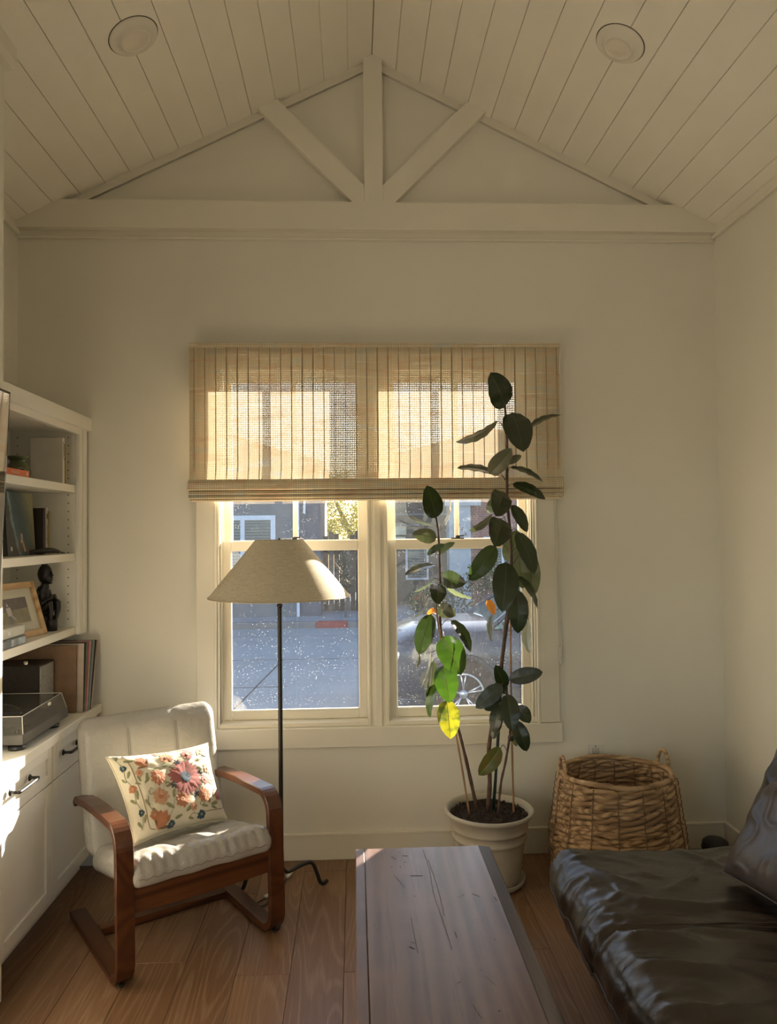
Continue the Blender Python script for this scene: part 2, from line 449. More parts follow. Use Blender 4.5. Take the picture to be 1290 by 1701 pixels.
# ---- windows
def m_glass(name, dust=.5, tint=(.97, .98, 1.0), sc=150, dirt=True):
    m = M(name); m.n.remove(m.p)
    tr = m.new('ShaderNodeBsdfTransparent'); tr.inputs[0].default_value = (*tint, 1)
    gl = m.new('ShaderNodeBsdfGlossy'); gl.inputs['Roughness'].default_value = .01; gl.inputs[0].default_value = (1, 1, 1, 1)
    lw = m.new('ShaderNodeLayerWeight'); lw.inputs[0].default_value = .5
    fr_o = m.math('ADD', .04, m.math('MULTIPLY', m.math('POWER', lw.outputs['Facing'], 5.0), .9))
    mx = m.new('ShaderNodeMixShader'); m.l.new(fr_o, mx.inputs[0]); m.l.new(tr.outputs[0], mx.inputs[1]); m.l.new(gl.outputs[0], mx.inputs[2])
    last = mx.outputs[0]
    if dirt:
        v = m.coord('Object')
        vo = m.new('ShaderNodeTexVoronoi', feature='F1'); vo.inputs['Scale'].default_value = sc; m.l.new(v, vo.inputs['Vector'])
        thr = m.math('MULTIPLY', m.noise(v, 9, 3), .42)
        cell = m.new('ShaderNodeSeparateColor'); m.l.new(vo.outputs['Color'], cell.inputs[0])
        spk = m.math('MULTIPLY', m.math('LESS_THAN', vo.outputs['Distance'], m.math('MULTIPLY', thr, m.math('POWER', cell.outputs[0], 3.0))), dust)
        film = m.math('MULTIPLY', m.noise(m.coord('Object', (3, 1, 1)), 2.2, 4, .6), .045 * dust)
        fac = m.math('MAXIMUM', spk, film)
        df = m.new('ShaderNodeBsdfDiffuse'); df.inputs[0].default_value = (.8, .8, .8, 1)
        tl = m.new('ShaderNodeBsdfTranslucent'); tl.inputs[0].default_value = (.85, .85, .85, 1)
        m2 = m.new('ShaderNodeMixShader'); m2.inputs[0].default_value = .6; m.l.new(df.outputs[0], m2.inputs[1]); m.l.new(tl.outputs[0], m2.inputs[2])
        m3 = m.new('ShaderNodeMixShader'); m.l.new(fac, m3.inputs[0]); m.l.new(last, m3.inputs[1]); m.l.new(m2.outputs[0], m3.inputs[2])
        last = m3.outputs[0]
    m.l.new(last, m.out.inputs[0]); return m.m
glass = m_glass('dusty_window_glass', .30)
clean_glass = m_glass('clear_glass', dirt=False)
def ring_frame(bm, x0, x1, z0, z1, wl_, wr, wb, wt, y0, y1, bev=.002):
    box(bm, x0, x0 + wl_, y0, y1, z0, z1, bev); box(bm, x1 - wr, x1, y0, y1, z0, z1, bev)
    box(bm, x0 + wl_, x1 - wr, y0, y1, z0, z0 + wb, bev); box(bm, x0 + wl_, x1 - wr, y0, y1, z1 - wt, z1, bev)
def make_window(n, x0, x1):
    z0, z1 = .620, 2.37; xc = (x0 + x1) / 2
    w_ = bpy.data.objects.new('window_%d' % n, None); C.objects.link(w_); w_.location = (xc, D + .1, z0); w_['kind'] = 'structure'
    MW[w_] = Matrix.Translation(Vector((xc, D + .1, z0)))
    bm = B()
    ring_frame(bm, x0, x1, z0, z1, .018, .018, .026, .03, D - .004, D + .15)
    ring_frame(bm, x0 + .006, x1 - .006, z0 + .006, z1, .012, .012, .018, .03, D - .008, D + .02)
    ring_frame(bm, x0 + .014, x1 - .014, z0 + .02, z1 - .02, .010, .010, .008, .01, D + .040, D + .05)
    ring_frame(bm, x0 + .014, x1 - .014, z0 + .02, z1 - .02, .008, .008, .008, .01, D + .086, D + .094)
    obj('window_frame', bm, vinyl, w_)
    # lower sash, room side
    bm = B(); ring_frame(bm, x0 + .022, x1 - .022, z0 + .028, 1.512, .040, .040, .045, .048, D + .052, D + .084, .003)
    ring_frame(bm, x0 + .058, x1 - .058, z0 + .069, 1.468, .006, .006, .006, .006, D + .058, D + .074, .001)
    ls = obj('lower_sash', bm, vinyl, w_)
    bm = B(); box(bm, x0 + .06, x1 - .06, D + .066, D + .069, z0 + .07, 1.466); obj('pane', bm, glass, ls)
    # upper sash
    bm = B(); ring_frame(bm, x0 + .022, x1 - .022, 1.478, z1 - .03, .040, .040, .036, .045, D + .098, D + .130, .003)
    us = obj('upper_sash', bm, vinyl, w_)
    bm = B(); box(bm, x0 + .06, x1 - .06, D + .112, D + .115, 1.512, z1 - .07); obj('pane', bm, glass, us)
    bm = B(); box(bm, xc - .012, xc + .012, D + .102, D + .126, 1.512, z1 - .073, .003); obj('muntin', bm, vinyl, us)
    # sash lock on the check rail
    bm = B(); box(bm, xc - .035, xc + .03, D + .055, D + .085, 1.512, 1.518, .002); lathe(bm, [(.012, 0), (.012, .008), (.006, .012)], (xc, D + .07, 1.518), 14, True, True)
    tube(bm, [(xc, D + .07, 1.526), (xc + .03, D + .062, 1.527)], .004, 6)
    obj('sash_lock', bm, black_metal, w_, smooth=False)
    return w_
make_window(1, -.660, .080)
make_window(2, .142, .882)
bm = B(); box(bm, .080, .142, D - .004, D + .15, .62, 2.37, .002); box(bm, .094, .128, D - .012, D, .62, 2.37, .003)
struct('trim_5', bm, vinyl)
bm = B(); box(bm, -.750, -.660, D - .02, D, .625, 2.37, .002); box(bm, .882, .982, D - .02, D, .625, 2.37, .002); box(bm, -.75, .982, D - .02, D, 2.37, 2.445, .002)
box(bm, -.668, -.655, D - .022, D + .01, .622, 2.37, .002); box(bm, .877, .890, D - .022, D + .01, .622, 2.37, .002)
struct('trim_6', bm, trim_paint)
bm = B(); box(bm, -.752, .992, D - .026, D, .530, .622, .002); box(bm, -.668, .89, D - .022, D + .02, .612, .624, .002)
struct('trim_7', bm, trim_paint)
# outlet
bm = B(); box(bm, 1.120, 1.195, D - .007, D, .40, .512, .003)
ou = obj('outlet', bm, white_plastic, None, origin=(1.157, D, .456)); tag(ou, 'white outlet plate on the wall peeking above the basket rim', 'outlet')
bm = B(); box(bm, 1.140, 1.175, D - .010, D - .006, .466, .495, .002); obj('socket_face', bm, plain('socket', (.6, .57, .5), .4), ou)
bm = B(); lathe(bm, [(.003, 0), (.003, .003)], (0, 0, 0), 8, True, True); bmesh.ops.rotate(bm, matrix=Matrix.Rotation(PI / 2, 3, 'X'), verts=bm.verts); bmesh.ops.translate(bm, vec=(1.157, D - .007, .503), verts=bm.verts)
obj('screw', bm, dark_hole, ou)
# recessed ceiling lights
def downlight(x, y, label):
    t = thing('recessed_light', label, 'ceiling light', (x, y, roof(x)), 0, 'recessed ceiling lights')
    s = -1 if x < RX else 1
    R_ = Matrix.Translation((x, y, roof(x))) @ Matrix.Rotation(s * ang, 4, 'Y')
    def L(prof, seg=40):
        b = B(); lathe(b, prof, (0, 0, 0), seg); bmesh.ops.transform(b, matrix=R_, verts=b.verts); return b
    obj('painted_shadow_ring', L([(.0975, .0), (.0975, -.0006), (.090, -.0006)]), dark_hole, t)  # flat dark ring paints the shade line around the trim
    obj('trim_ring', L([(.094, .004), (.094, -.005), (.088, -.008), (.062, -.008), (.058, -.022), (.052, -.024), (.048, -.020)]), trim_paint, t, smooth=True)
    obj('lens', L([(.0485, -.020), (.044, -.018), (.03, -.021), (.012, -.0225), (.0005, -.0225)]), plain('lens', (.8, .72, .6), .5), t, smooth=True)
downlight(-.807, 2.805, 'round white recessed light in the left ceiling slope')
downlight(1.033, 2.785, 'round white recessed light in the right ceiling slope')

# ================================================================== WOVEN SHADE
def m_blind(name, trans=.28, tl=.55):
    m = M(name); m.n.remove(m.p)
    v = m.coord('Object')
    wx = m.wave(v, 38.0, .6, 2, 3, 'X'); wx2 = m.wave(v, 9.3, 2.5, 2, 1.5, 'X')
    wz = m.wave(v, 30.0, .8, 2, 3, 'Z')
    streak = m.noise(m.coord('Object', (3, 1, 60)), 1.0, 4, .6)
    hue = m.noise(m.coord('Object', (5, 1, 22)), 1.0, 3, .6)
    vst = m.noise(m.coord('Object', (45, 1, 1.2)), 1.0, 3, .6)
    c = m.ramp(hue, [(.3, (.64, .50, .37)), (.40, (.90, .62, .42)), (.47, (.84, .75, .60)), (.54, (.92, .72, .48)), (.62, (.82, .78, .68)), (.72, (.70, .74, .78))])
    c = m.mix(m.ramp(wx, [(.0, (.9, .9, .9)), (.45, (0, 0, 0))]), c, (.36, .34, .20))
    c = m.mix(m.ramp(wz, [(.0, (.8, .8, .8)), (.4, (0, 0, 0))]), c, (.40, .38, .24))
    c = m.mix(m.ramp(vst, [(.35, (.5, .5, .5)), (.55, (0, 0, 0))]), c, (.58, .45, .30))
    c = m.mix(m.ramp(streak, [(.60, (0, 0, 0)), (.72, (.6, .6, .6))]), c, (.95, .90, .78))
    df = m.new('ShaderNodeBsdfDiffuse'); tn = m.new('ShaderNodeBsdfTranslucent'); tp = m.new('ShaderNodeBsdfTransparent')
    m.l.new(c, df.inputs[0]); m.l.new(c, tn.inputs[0])
    a = m.new('ShaderNodeMixShader'); a.inputs[0].default_value = tl; m.l.new(df.outputs[0], a.inputs[1]); m.l.new(tn.outputs[0], a.inputs[2])
    hole = m.math('MULTIPLY', m.ramp(m.math('MULTIPLY', wx, wz), [(.25, (0, 0, 0)), (.7, (1, 1, 1))]), m.ramp(hue, [(.35, (.5, .5, .5)), (.6, (1, 1, 1))]))
    fac = m.math('MULTIPLY', hole, trans)
    b = m.new('ShaderNodeMixShader'); m.l.new(fac, b.inputs[0]); m.l.new(a.outputs[0], b.inputs[1]); m.l.new(tp.outputs[0], b.inputs[2])
    m.l.new(b.outputs[0], m.out.inputs[0]); return m.m
weave = m_blind('woven_grass', .40, .125); weave_fold = m_blind('woven_grass_folded', 0.0, .03)
rib_mat = plain('shade_rib', (.42, .32, .21), .8, .2, 30)
bx0, bx1, by = -.769, .994, 3.563
shade = thing('woven_roman_shade', 'beige woven grass roman shade over the top half of the window, folded at its hem', 'window shade', ((bx0 + bx1) / 2, D - .02, 2.43))
bm = B()
nx = 72
rows = [(2.447, 0), (2.36, .001), (2.2, .002), (2.0, .002), (1.88, .0), (1.80, -.006)]
vs = []
for z, dy in rows:
    vs.append([bm.verts.new((bx0 + (bx1 - bx0) * i / nx, by + dy + .0012 * math.sin(i * PI), z)) for i in range(nx + 1)])
for j in range(len(rows) - 1):
    for i in range(nx): bm.faces.new((vs[j][i], vs[j][i + 1], vs[j + 1][i + 1], vs[j + 1][i]))
obj('shade_panel', bm, weave, shade, smooth=True)
def profile_x(bm, prof, x0, x1, n=40, wob=0.0):
    R_ = []
    for i in range(n + 1):
        x = x0 + (x1 - x0) * i / n; wz = wob * noise.noise(Vector((x * 3, 0, 1.7)))
        R_.append([bm.verts.new((x, p[0], p[1] + wz)) for p in prof])
    m_ = len(prof)
    for i in range(n):
        for k in range(m_): bm.faces.new((R_[i][k], R_[i][(k + 1) % m_], R_[i + 1][(k + 1) % m_], R_[i + 1][k]))
    bm.faces.new(R_[0][::-1]); bm.faces.new(R_[-1])
for k, (za, zb, yo, ex) in enumerate([(1.805, 1.752, .0, .004), (1.752, 1.730, .004, .002), (1.731, 1.712, .001, .001), (1.714, 1.700, .007, -.006)]):
    bm = B(); zm = (za + zb) / 2
    y0 = by - .006 + yo
    prof = [(y0 + .034, za), (y0 + .002, za), (y0 - .014, zm + .006), (y0 - .02, zb + .006), (y0 - .012, zb), (y0 + .034, zb + .001)]
    profile_x(bm, prof, bx0 - ex, bx1 + ex + .004, 48, .002)
    obj('hem_fold', bm, weave_fold, shade, smooth=False)
rme = None
for k in range(36):
    xk = bx0 + .022 + k * .0508
    if xk > bx1 - .005: break
    b = B(); box(b, -.0022, .0022, -.0022, .0012, -.325, .325, .0008)
    if rme is None:
        rme = bpy.data.meshes.new('woven_rib'); b.to_mesh(rme); rme.materials.append(rib_mat)
    b.free()
    o = bpy.data.objects.new('woven_rib', rme); link(o, shade); o.location = Vector((xk, by - .001, 2.122)) - shade.location
bm = B(); box(bm, bx0 - .002, bx1 + .002, by - .006, by + .004, 2.428, 2.449, .002); obj('top_binding', bm, weave_fold, shade)
bm = B(); box(bm, bx0 + .01, bx1 + .0, by + .004, D - .02, 2.40, 2.44); obj('headrail', bm, plain('headrail', (.6, .55, .45), .6), shade)
bm = B(); box(bm, bx1 + .001, bx1 + .005, by - .002, D - .02, 2.30, 2.445, .001); obj('side_bracket', bm, white_plastic, shade)
bm = B(); box(bm, bx0 + .004, bx0 + .012, by + .004, D - .02, 2.25, 2.44); obj('side_return', bm, weave_fold, shade)
# operating cord loop
bm = B()
tube(bm, smooth_path([(.972, 3.598, 2.40), (.974, 3.598, 1.7), (.982, 3.598, 1.3), (.989, 3.598, .985)]), .0022, 6)
tube(bm, smooth_path([(.966, 3.598, 2.40), (.967, 3.598, 1.7), (.975, 3.598, 1.3), (.983, 3.598, .985)]), .0022, 6)
obj('pull_cord', bm, white_plastic, shade, smooth=True)
bm = B(); box(bm, .978, .995, 3.590, 3.606, .905, .99, .004); box(bm, .980, .993, 3.604, 3.612, .915, .945, .001)
lathe(bm, [(.006, 0), (.006, .004)], (.987, 3.588, .95), 10, True, True)
obj('cord_tensioner', bm, plain('tensioner', (.62, .60, .55), .35), shade)

# ================================================================== BUILT-INS
def shaker(bm, xf, y0, y1, z0, z1, st=.052, depth=.020, rec=.009):
    """frame-and-panel front facing +X at xf"""
    x0 = xf - depth
    box(bm, x0, xf, y0, y0 + st, z0, z1, .0015); box(bm, x0, xf, y1 - st, y1, z0, z1, .0015)
    box(bm, x0, xf, y0 + st, y1 - st, z0, z0 + st, .0015); box(bm, x0, xf, y0 + st, y1 - st, z1 - st, z1, .0015)
    box(bm, x0, xf - rec, y0 + st - .004, y1 - st + .004, z0 + st - .004, z1 - st + .004)
def pull(bm, xf, ya, yb, z):
    for y in (ya + .02, yb - .02):
        tube(bm, [(xf, y, z), (xf + .004, y, z)], .012, 14); tube(bm, [(xf + .003, y, z), (xf + .010, y, z), (xf + .030, y, z)], [.008, .0055, .0055], 10)
    tube(bm, smooth_path([(xf + .027, ya + .02, z), (xf + .034, ya + .028, z), (xf + .035, (ya + yb) / 2, z), (xf + .034, yb - .028, z), (xf + .027, yb - .02, z)], 4), .0065, 10)
FX = -1.207
for (ya, yb, hy, lab) in ((2.615, 3.077, (2.685, 2.885), 'white shaker base cabinet with drawer and door beside the fireplace wall, nearer the viewer'),
                      (3.080, 3.600, (3.165, 3.355), 'white shaker base cabinet in the corner behind the armchair')):
    t = thing('base_cabinet', lab, 'cabinet', ((FX + XL) / 2, (ya + yb) / 2, 0), 0, 'white base cabinets')
    bm = B(); box(bm, XL + .004, FX - .021, ya, yb, .1, .715); box(bm, XL + .004, FX - .08, ya, yb, 0, .1); obj('body', bm, cab_paint, t)
    bm = B(); shaker(bm, FX, ya + .002, yb - .002, .107, .567); obj('door', bm, cab_paint, t)
    bm = B(); shaker(bm, FX, ya + .002, yb - .002, .572, .711, .038); dr = obj('drawer', bm, cab_paint, t)
    bm = B(); pull(bm, FX, hy[0], hy[1], .655); obj('handle', bm, black_metal, dr, smooth=True)
ct = None
bm = B(); box(bm, XL + .002, -1.195, 2.612, D - .001, .716, .756, .0025); ct = obj('countertop', bm, cab_paint, None, origin=(-1.4, 3.1, .756))
tag(ct, 'white countertop over the base cabinets holding the turntable and records', 'countertop')
# filler behind right end of cabinets
bk = thing('built_in_bookcase', 'tall white built-in bookcase with cornice and adjustable shelves in the left alcove', 'bookcase', (-1.42, 3.1, .757))
BX = -1.262
bm = B(); box(bm, XL + .001, XL + .014, 2.612, 3.60, .757, 2.09); obj('back_panel', bm, cab_paint, bk)
bm = B(); box(bm, XL + .014, BX - .002, 3.532, 3.552, 1.094, 2.06); obj('side_panel', bm, cab_paint, bk)
bm = B(); box(bm, XL + .014, BX - .002, 2.612, 2.632, .757, 2.06); obj('side_panel', bm, cab_paint, bk)
bm = B(); box(bm, BX - .016, BX, 3.527, 3.600, 1.094, 2.06, .0015); box(bm, BX, BX + .006, 3.565, 3.605, 1.094, 2.04, .0015); obj('face_stile', bm, cab_paint, bk)
bm = B(); box(bm, BX - .016, BX, 2.632, 3.527, 2.015, 2.06, .001); box(bm, XL + .014, BX - .016, 2.632, 3.532, 2.03, 2.05); obj('top_rail', bm, cab_paint, bk)
bm = B(); box(bm, XL + .002, BX + .022, 2.612, D - .002, 2.042, 2.102, .002); obj('cornice', bm, cab_paint, bk)
for z in (1.780, 1.466, 1.128):
    bm = B(); box(bm, XL + .015, -1.283, 2.634, 3.530, z - .034, z, .0015); obj('shelf', bm, cab_paint, bk)
bm = B(); box(bm, XL + .015, XL + .06, 2.634, 3.2, 1.93, 2.03); obj('nailing_rail', bm, cab_paint, bk)
bm = B()
for yy, xx in ((3.5315, -1.315), (3.5315, -1.545)):
    for k in range(23):
        z = 1.165 + k * .038
        tube(bm, [(xx, yy + .001, z), (xx, yy - .0004, z)], .003, 6)
o = obj('pin_holes', bm, dark_hole, bk); o['kind'] = 'stuff'

# ================================================================== SHELF CONTENTS
def cover(name, col, rough=.5): return plain(name, col, rough, .05, 12)
page = plain('book_pages', (.70, .64, .50), .8, .06, 200)
def book(label, c, size, mat, rz=0.0, spine='+x', group=None, lean=0.0, pages=True, loc_only=False, cat='book', name='book'):
    """upright book: c = bottom centre, size = (x depth, y thickness, z height); spine towards +x"""
    sx, sy, sz = size
    t = thing(name, label, cat, c, rz, group)
    Mx = MW[t] @ Matrix.Rotation(lean, 4, 'X'); hx, hy = sx / 2, sy / 2
    bm = B(); e = .002
    box(bm, -hx, hx, -hy, -hy + e, 0, sz, .0006); box(bm, -hx, hx, hy - e, hy, 0, sz, .0006); box(bm, hx - e, hx, -hy + e, hy - e, 0, sz, .0004)
    bmesh.ops.transform(bm, matrix=Mx, verts=bm.verts); obj('cover', bm, mat, t)
    bm = B(); box(bm, -hx + .004, hx - e, -hy + e, hy - e, .003, sz - .003)
    bmesh.ops.transform(bm, matrix=Mx, verts=bm.verts); obj('pages', bm, page, t)
    t['_m'] = 0; del t['_m']
    return t, Mx
G1 = 'books on the upper shelf'
wb, Mx = book('white hardback standing with its broad cover facing out on the top shelf', (-1.360, 3.410, 1.780), (.140, .024, .203), cover('white_cloth', (.62, .58, .50), .7), 0, group=G1)
text_part('spine_title', 'LOOKOUT', .017, Mx @ Vector((.0705, 0, .145)), facing_x_down(), plain('ink', (.10, .09, .08), .6), wb)
b2, _ = book('slim pale paperback leaning behind the white hardback on the top shelf', (-1.372, 3.455, 1.780), (.13, .020, .187), cover('pale_paper', (.50, .38, .26), .6), 0, group=G1)
b3, _ = book('thin yellowish booklet at the side wall of the top shelf', (-1.372, 3.488, 1.780), (.13, .012, .185), cover('yellow_paper', (.50, .40, .20), .6), 0, group=G1)
# orange paperback lying flat
t = thing('book', 'orange paperback lying flat at the front edge of the top shelf', 'book', (-1.36, 2.93, 1.78), 0, G1)
bm = B(); box(bm, -1.43, -1.300, 2.80, 3.078, 1.7802, 1.7822, .0004); box(bm, -1.43, -1.300, 2.80, 3.078, 1.806, 1.808, .0004); box(bm, -1.302, -1.300, 2.80, 3.078, 1.7822, 1.806, .0004)
obj('cover', bm, cover('orange_cover', (.72, .16, .05), .45), t)
bm = B(); box(bm, -1.428, -1.302, 2.804, 3.074, 1.7822, 1.806); obj('pages', bm, page, t)
pale_ink = plain('pale_ink', (.8, .55, .4), .5)
text_part('spine_title', 'Pocket Atlas', .013, (-1.2997, 2.955, 1.794), RFX, pale_ink, t)
bm = B(); box(bm, -1.2998, -1.2994, 3.052, 3.065, 1.787, 1.801); obj('publisher_mark', bm, pale_ink, t)
# green ceramic burner
gl_green = plain('green_glaze', (.075, .09, .025), .18, .25, 14, coat=.5)
t = thing('oil_burner', 'glossy green ceramic oil burner with an arched opening behind the orange paperback', 'burner', (-1.397, 3.20, 1.78))
bm = B(); lathe(bm, [(.036, 0), (.047, .015), (.049, .035), (.043, .060), (.031, .076), (.030, .081), (.042, .091), (.047, .099), (.044, .1), (.027, .088), (.0, .085)], (-1.397, 3.20, 1.780), 36, True)
obj('pot_body', bm, gl_green, t, smooth=True)
bm = B()
ring = []
for k in range(17):
    a = PI * k / 16; ring.append((.025 * math.cos(a), .012 + .036 * math.sin(a)))
cdir = Vector((.62, -.78, 0)).normalized(); cs = Vector((.78, .62, 0))
def on_pot(sx, z, off):
    r = .050 + off; d = math.sqrt(max(0, r * r - sx * sx)); return Vector((-1.397, 3.20, 1.78 + z)) + cs * sx + cdir * d
c0 = bm.verts.new(on_pot(0, .012, .002)); rv = [bm.verts.new(on_pot(a, b_, .0015)) for a, b_ in ring]
for k in range(16): bm.faces.new((c0, rv[k], rv[k + 1]))
obj('arched_opening', bm, dark_hole, t)
bm = B(); tube(bm, [on_pot(a, b_, .001) for a, b_ in ring], .0022, 6); obj('opening_rim', bm, plain('pale_glaze', (.3, .33, .14), .2), t, smooth=True)
# shelf 2
def m_wavebook():
    m = M('surf_cover'); v = m.coord('Object')
    n1 = m.noise(v, 11, 5, .7); n2 = m.noise(v, 60, 4, .8)
    sp = m.new('ShaderNodeSeparateXYZ'); m.l.new(v, sp.inputs[0])
    g = m.math('ADD', m.math('MULTIPLY', sp.outputs[1], 3.6), m.math('MULTIPLY', m.math('SUBTRACT', n1, .5), .35))
    g = m.math('ADD', g, m.math('MULTIPLY', sp.outputs[2], 1.4))
    c = m.ramp(m.math('ADD', g, .60), [(.0, (.025, .025, .023)), (.24, (.035, .035, .033)), (.28, (.03, .08, .11)), (.32, (.22, .30, .30)), (.37, (.04, .09, .12)), (.52, (.02, .05, .07)), (.72, (.05, .09, .10)), (.92, (.20, .20, .11)), (1, (.28, .27, .15))])
    c = m.mix(m.ramp(n2, [(.62, (0, 0, 0)), (.75, (.6, .6, .6))]), c, (.45, .52, .48))
    m.base(c); m.set(Roughness=.3); return m.m
G2 = 'books on the middle shelf'
t = thing('book', 'large surf photography book standing face out, teal breaking wave on its cover', 'book', (-1.43, 3.30, 1.466), 0, G2)
A_ = Vector((-1.392, 3.10, 1.466)); E_ = Vector((-1.398, 3.378, 1.466)); lx = (E_ - A_); ll = lx.length; lx.normalize(); nn_ = Vector((lx.y, -lx.x, 0)); up_ = (Vector((0, 0, 1)) - nn_ * .06).normalized()
def bk_box(bm, a0, a1, n0, n1, z0, z1, bev=0):
    box(bm, a0, a1, n0, n1, z0, z1, bev)
MB_ = Matrix(((lx.x, nn_.x, up_.x, A_.x), (lx.y, nn_.y, up_.y, A_.y), (lx.z, nn_.z, up_.z, A_.z), (0, 0, 0, 1)))
def pbook(name, f, mat):
    bm = B(); f(bm); bmesh.ops.transform(bm, matrix=MB_, verts=bm.verts); return obj(name, bm, mat, t)
cv = pbook('back_cover', lambda b: box(b, 0, ll, -.036, -.033, 0, .268, .0008), cover('navy', (.015, .02, .03)))
pbook('spine', lambda b: box(b, -.002, .001, -.036, 0, 0, .268, .0008), cover('navy_spine', (.012, .016, .026)))
pbook('pages', lambda b: box(b, .001, ll - .004, -.033, -.003, .003, .265), page)
fc = pbook('front_cover', lambda b: box(b, 0, ll, -.003, 0, 0, .268, .0008), m_wavebook())
pbook('reef_picture', lambda b: [b.faces.new([b.verts.new((x_, .0006, z_)) for x_, z_ in pg]) for pg in ([(.10, .01), (.12, .10), (.135, .02)], [(.13, .10), (.15, .085), (.19, .02), (.14, .03)], [(.15, .05), (.29, .005), (.20, .005)])], plain('reef', (.16, .11, .07), .4, .4, 40))
pbook('surfer_picture', lambda b: [b.faces.new([b.verts.new((x_, .0012, z_)) for x_, z_ in pg]) for pg in ([(.128, .055), (.135, .095), (.15, .09), (.145, .05)], [(.145, .07), (.175, .018), (.16, .014)])], plain('foam', (.5, .42, .34), .4, .3, 60))
pbook('publisher_mark', lambda b: (lathe(b, [(.0005, 0), (.010, 0)], (0, 0, 0), 20), bmesh.ops.rotate(b, matrix=Matrix.Rotation(PI / 2, 3, 'X'), verts=b.verts), bmesh.ops.translate(b, vec=(.036, .0008, .030), verts=b.verts)), plain('mark', (.5, .5, .46), .5))
text_part('spine_title', 'THE SURFBOARD | DAVE BROOK', .0105, MB_ @ Vector((-.0026, -.018, .140)), Matrix(((nn_.x, up_.x, -lx.x, 0), (nn_.y, up_.y, -lx.y, 0), (nn_.z, up_.z, -lx.z, 0), (0, 0, 0, 1))) @ Matrix.Rotation(-PI / 2, 4, 'Z'), plain('spine_ink', (.45, .45, .42), .5), t)
b4, _ = book('dark brown hardback upright between the surf book and the white spine', (-1.458, 3.404, 1.466), (.17, .022, .205), cover('dark_brown', (.02, .012, .008), .35), 0, group=G2)
b5, Mx = book('slim book with a white spine on the middle shelf', (-1.456, 3.432, 1.466), (.17, .018, .208), cover('white_spine', (.52, .46, .40), .5), 0, group=G2)
text_part('spine_title', 'Lessons and Books', .011, Mx @ Vector((.0855, 0, .09)), facing_x_down(), plain('ink2', (.1, .08, .07), .6), b5)
bm = B(); box(bm, .0852, .0858, -.005, .005, .158, .180); bmesh.ops.transform(bm, matrix=Mx, verts=bm.verts); obj('spine_emblem', bm, plain('ink3', (.1, .08, .07), .6), b5)
b6, _ = book('thin black book upright between the white spine and the yellow book', (-1.456, 3.4495, 1.466), (.165, .010, .195), cover('black_cover', (.02, .018, .014), .4), 0, group=G2)
b7, _ = book('mustard yellow book, last on the middle shelf by the side panel', (-1.456, 3.468, 1.466), (.16, .018, .192), cover('mustard', (.40, .30, .07), .5), 0, group=G2)
t = thing('bird_figurine', 'small black bird figurine lying at the front of the middle shelf', 'figurine', (-1.35, 3.38, 1.466))
bm = B(); tube(bm, smooth_path([(-1.40, 3.31, 1.476), (-1.38, 3.33, 1.480), (-1.35, 3.37, 1.484), (-1.33, 3.41, 1.482), (-1.32, 3.45, 1.474)], 4), [.001] + [.006 + .006 * math.sin(PI * i / 15) for i in range(15)] + [.002], 8); obj('bird_body', bm, black_plastic, t, smooth=True)
bm = B(); tube(bm, smooth_path([(-1.335, 3.42, 1.481), (-1.322, 3.455, 1.474), (-1.312, 3.49, 1.4685)], 4), [.004, .004, .004, .003, .003, .003, .003, .002, .002], 6); obj('tail', bm, black_plastic, t, smooth=True)
# shelf 3: framed photo
t = thing('picture_frame', 'pale wood picture frame with a photograph of a ball player leaning on the lower shelf', 'picture frame', (-1.37, 3.2, 1.128))
bR = Vector((-1.327, 3.325, 1.1285)); dirv = Vector((-.17, -.985, 0)).normalized(); nb = Vector((-dirv.y, dirv.x, 0)) * 1.0
if nb.x < 0: nb = -nb
upf = (Vector((0, 0, 1)) - nb * .30).normalized(); nf = dirv.cross(upf).normalized()
if nf.dot(nb) < 0: nf = -nf
MF = Matrix(((dirv.x, nf.x, upf.x, bR.x), (dirv.y, nf.y, upf.y, bR.y), (dirv.z, nf.z, upf.z, bR.z), (0, 0, 0, 1)))
FWd, FHt = .40, .235
def pf(name, f, mat, par=None):
    bm = B(); f(bm); bmesh.ops.transform(bm, matrix=MF, verts=bm.verts); return obj(name, bm, mat, par or t)
for a in ((0, .026, 0, FHt), (FWd - .026, FWd, 0, FHt), (.026, FWd - .026, 0, .026), (.026, FWd - .026, FHt - .026, FHt)):
    pf('frame_rail', lambda b: box(b, a[0], a[1], -.012, .004, a[2], a[3], .0015), frame_wood)
pf('mat_board', lambda b: box(b, .024, FWd - .024, -.010, -.006, .024, FHt - .024), plain('mat_board', (.66, .60, .44), .8, .02))
def quads(polys, y): return lambda b: [b.faces.new([b.verts.new((x_, y, z_)) for x_, z_ in pg]) for pg in polys]
x0p, x1p, z0p, z1p = .075, FWd - .075, .066, FHt - .062
pf('photo_field', quads([[(x0p, z0p), (x1p, z0p), (x1p, z0p + .05), (x0p, z0p + .062)]], -.0056), plain('photo_grass', (.25, .21, .10), .5, .25, 30))
pf('photo_backdrop', quads([[(x0p, z0p + .062), (x1p, z0p + .05), (x1p, z1p), (x0p, z1p)]], -.0056), plain('photo_trees', (.10, .065, .055), .5, .35, 40))
pl = .085
px0 = .205
pf('photo_player', quads([[(px0 - .012, z0p + .035), (px0 + .010, z0p + .035), (px0 + .016, z0p + .068), (px0 - .010, z0p + .072)], [(px0 - .002, z0p + .074), (px0 + .006, z0p + .074), (px0 + .007, z0p + .086), (px0 - .001, z0p + .086)], [(px0 - .012, z0p + .04), (px0 - .016, z0p + .038), (px0 - .014, z0p + .066), (px0 - .008, z0p + .07)]], -.0053), plain('photo_white', (.62, .56, .5), .5))
pf('photo_bat', quads([[(px0 + .008, z0p + .045), (px0 - .030, z0p + .014), (px0 - .034, z0p + .018), (px0 + .004, z0p + .05)]], -.0050), plain('photo_bat', (.6, .5, .42), .5))
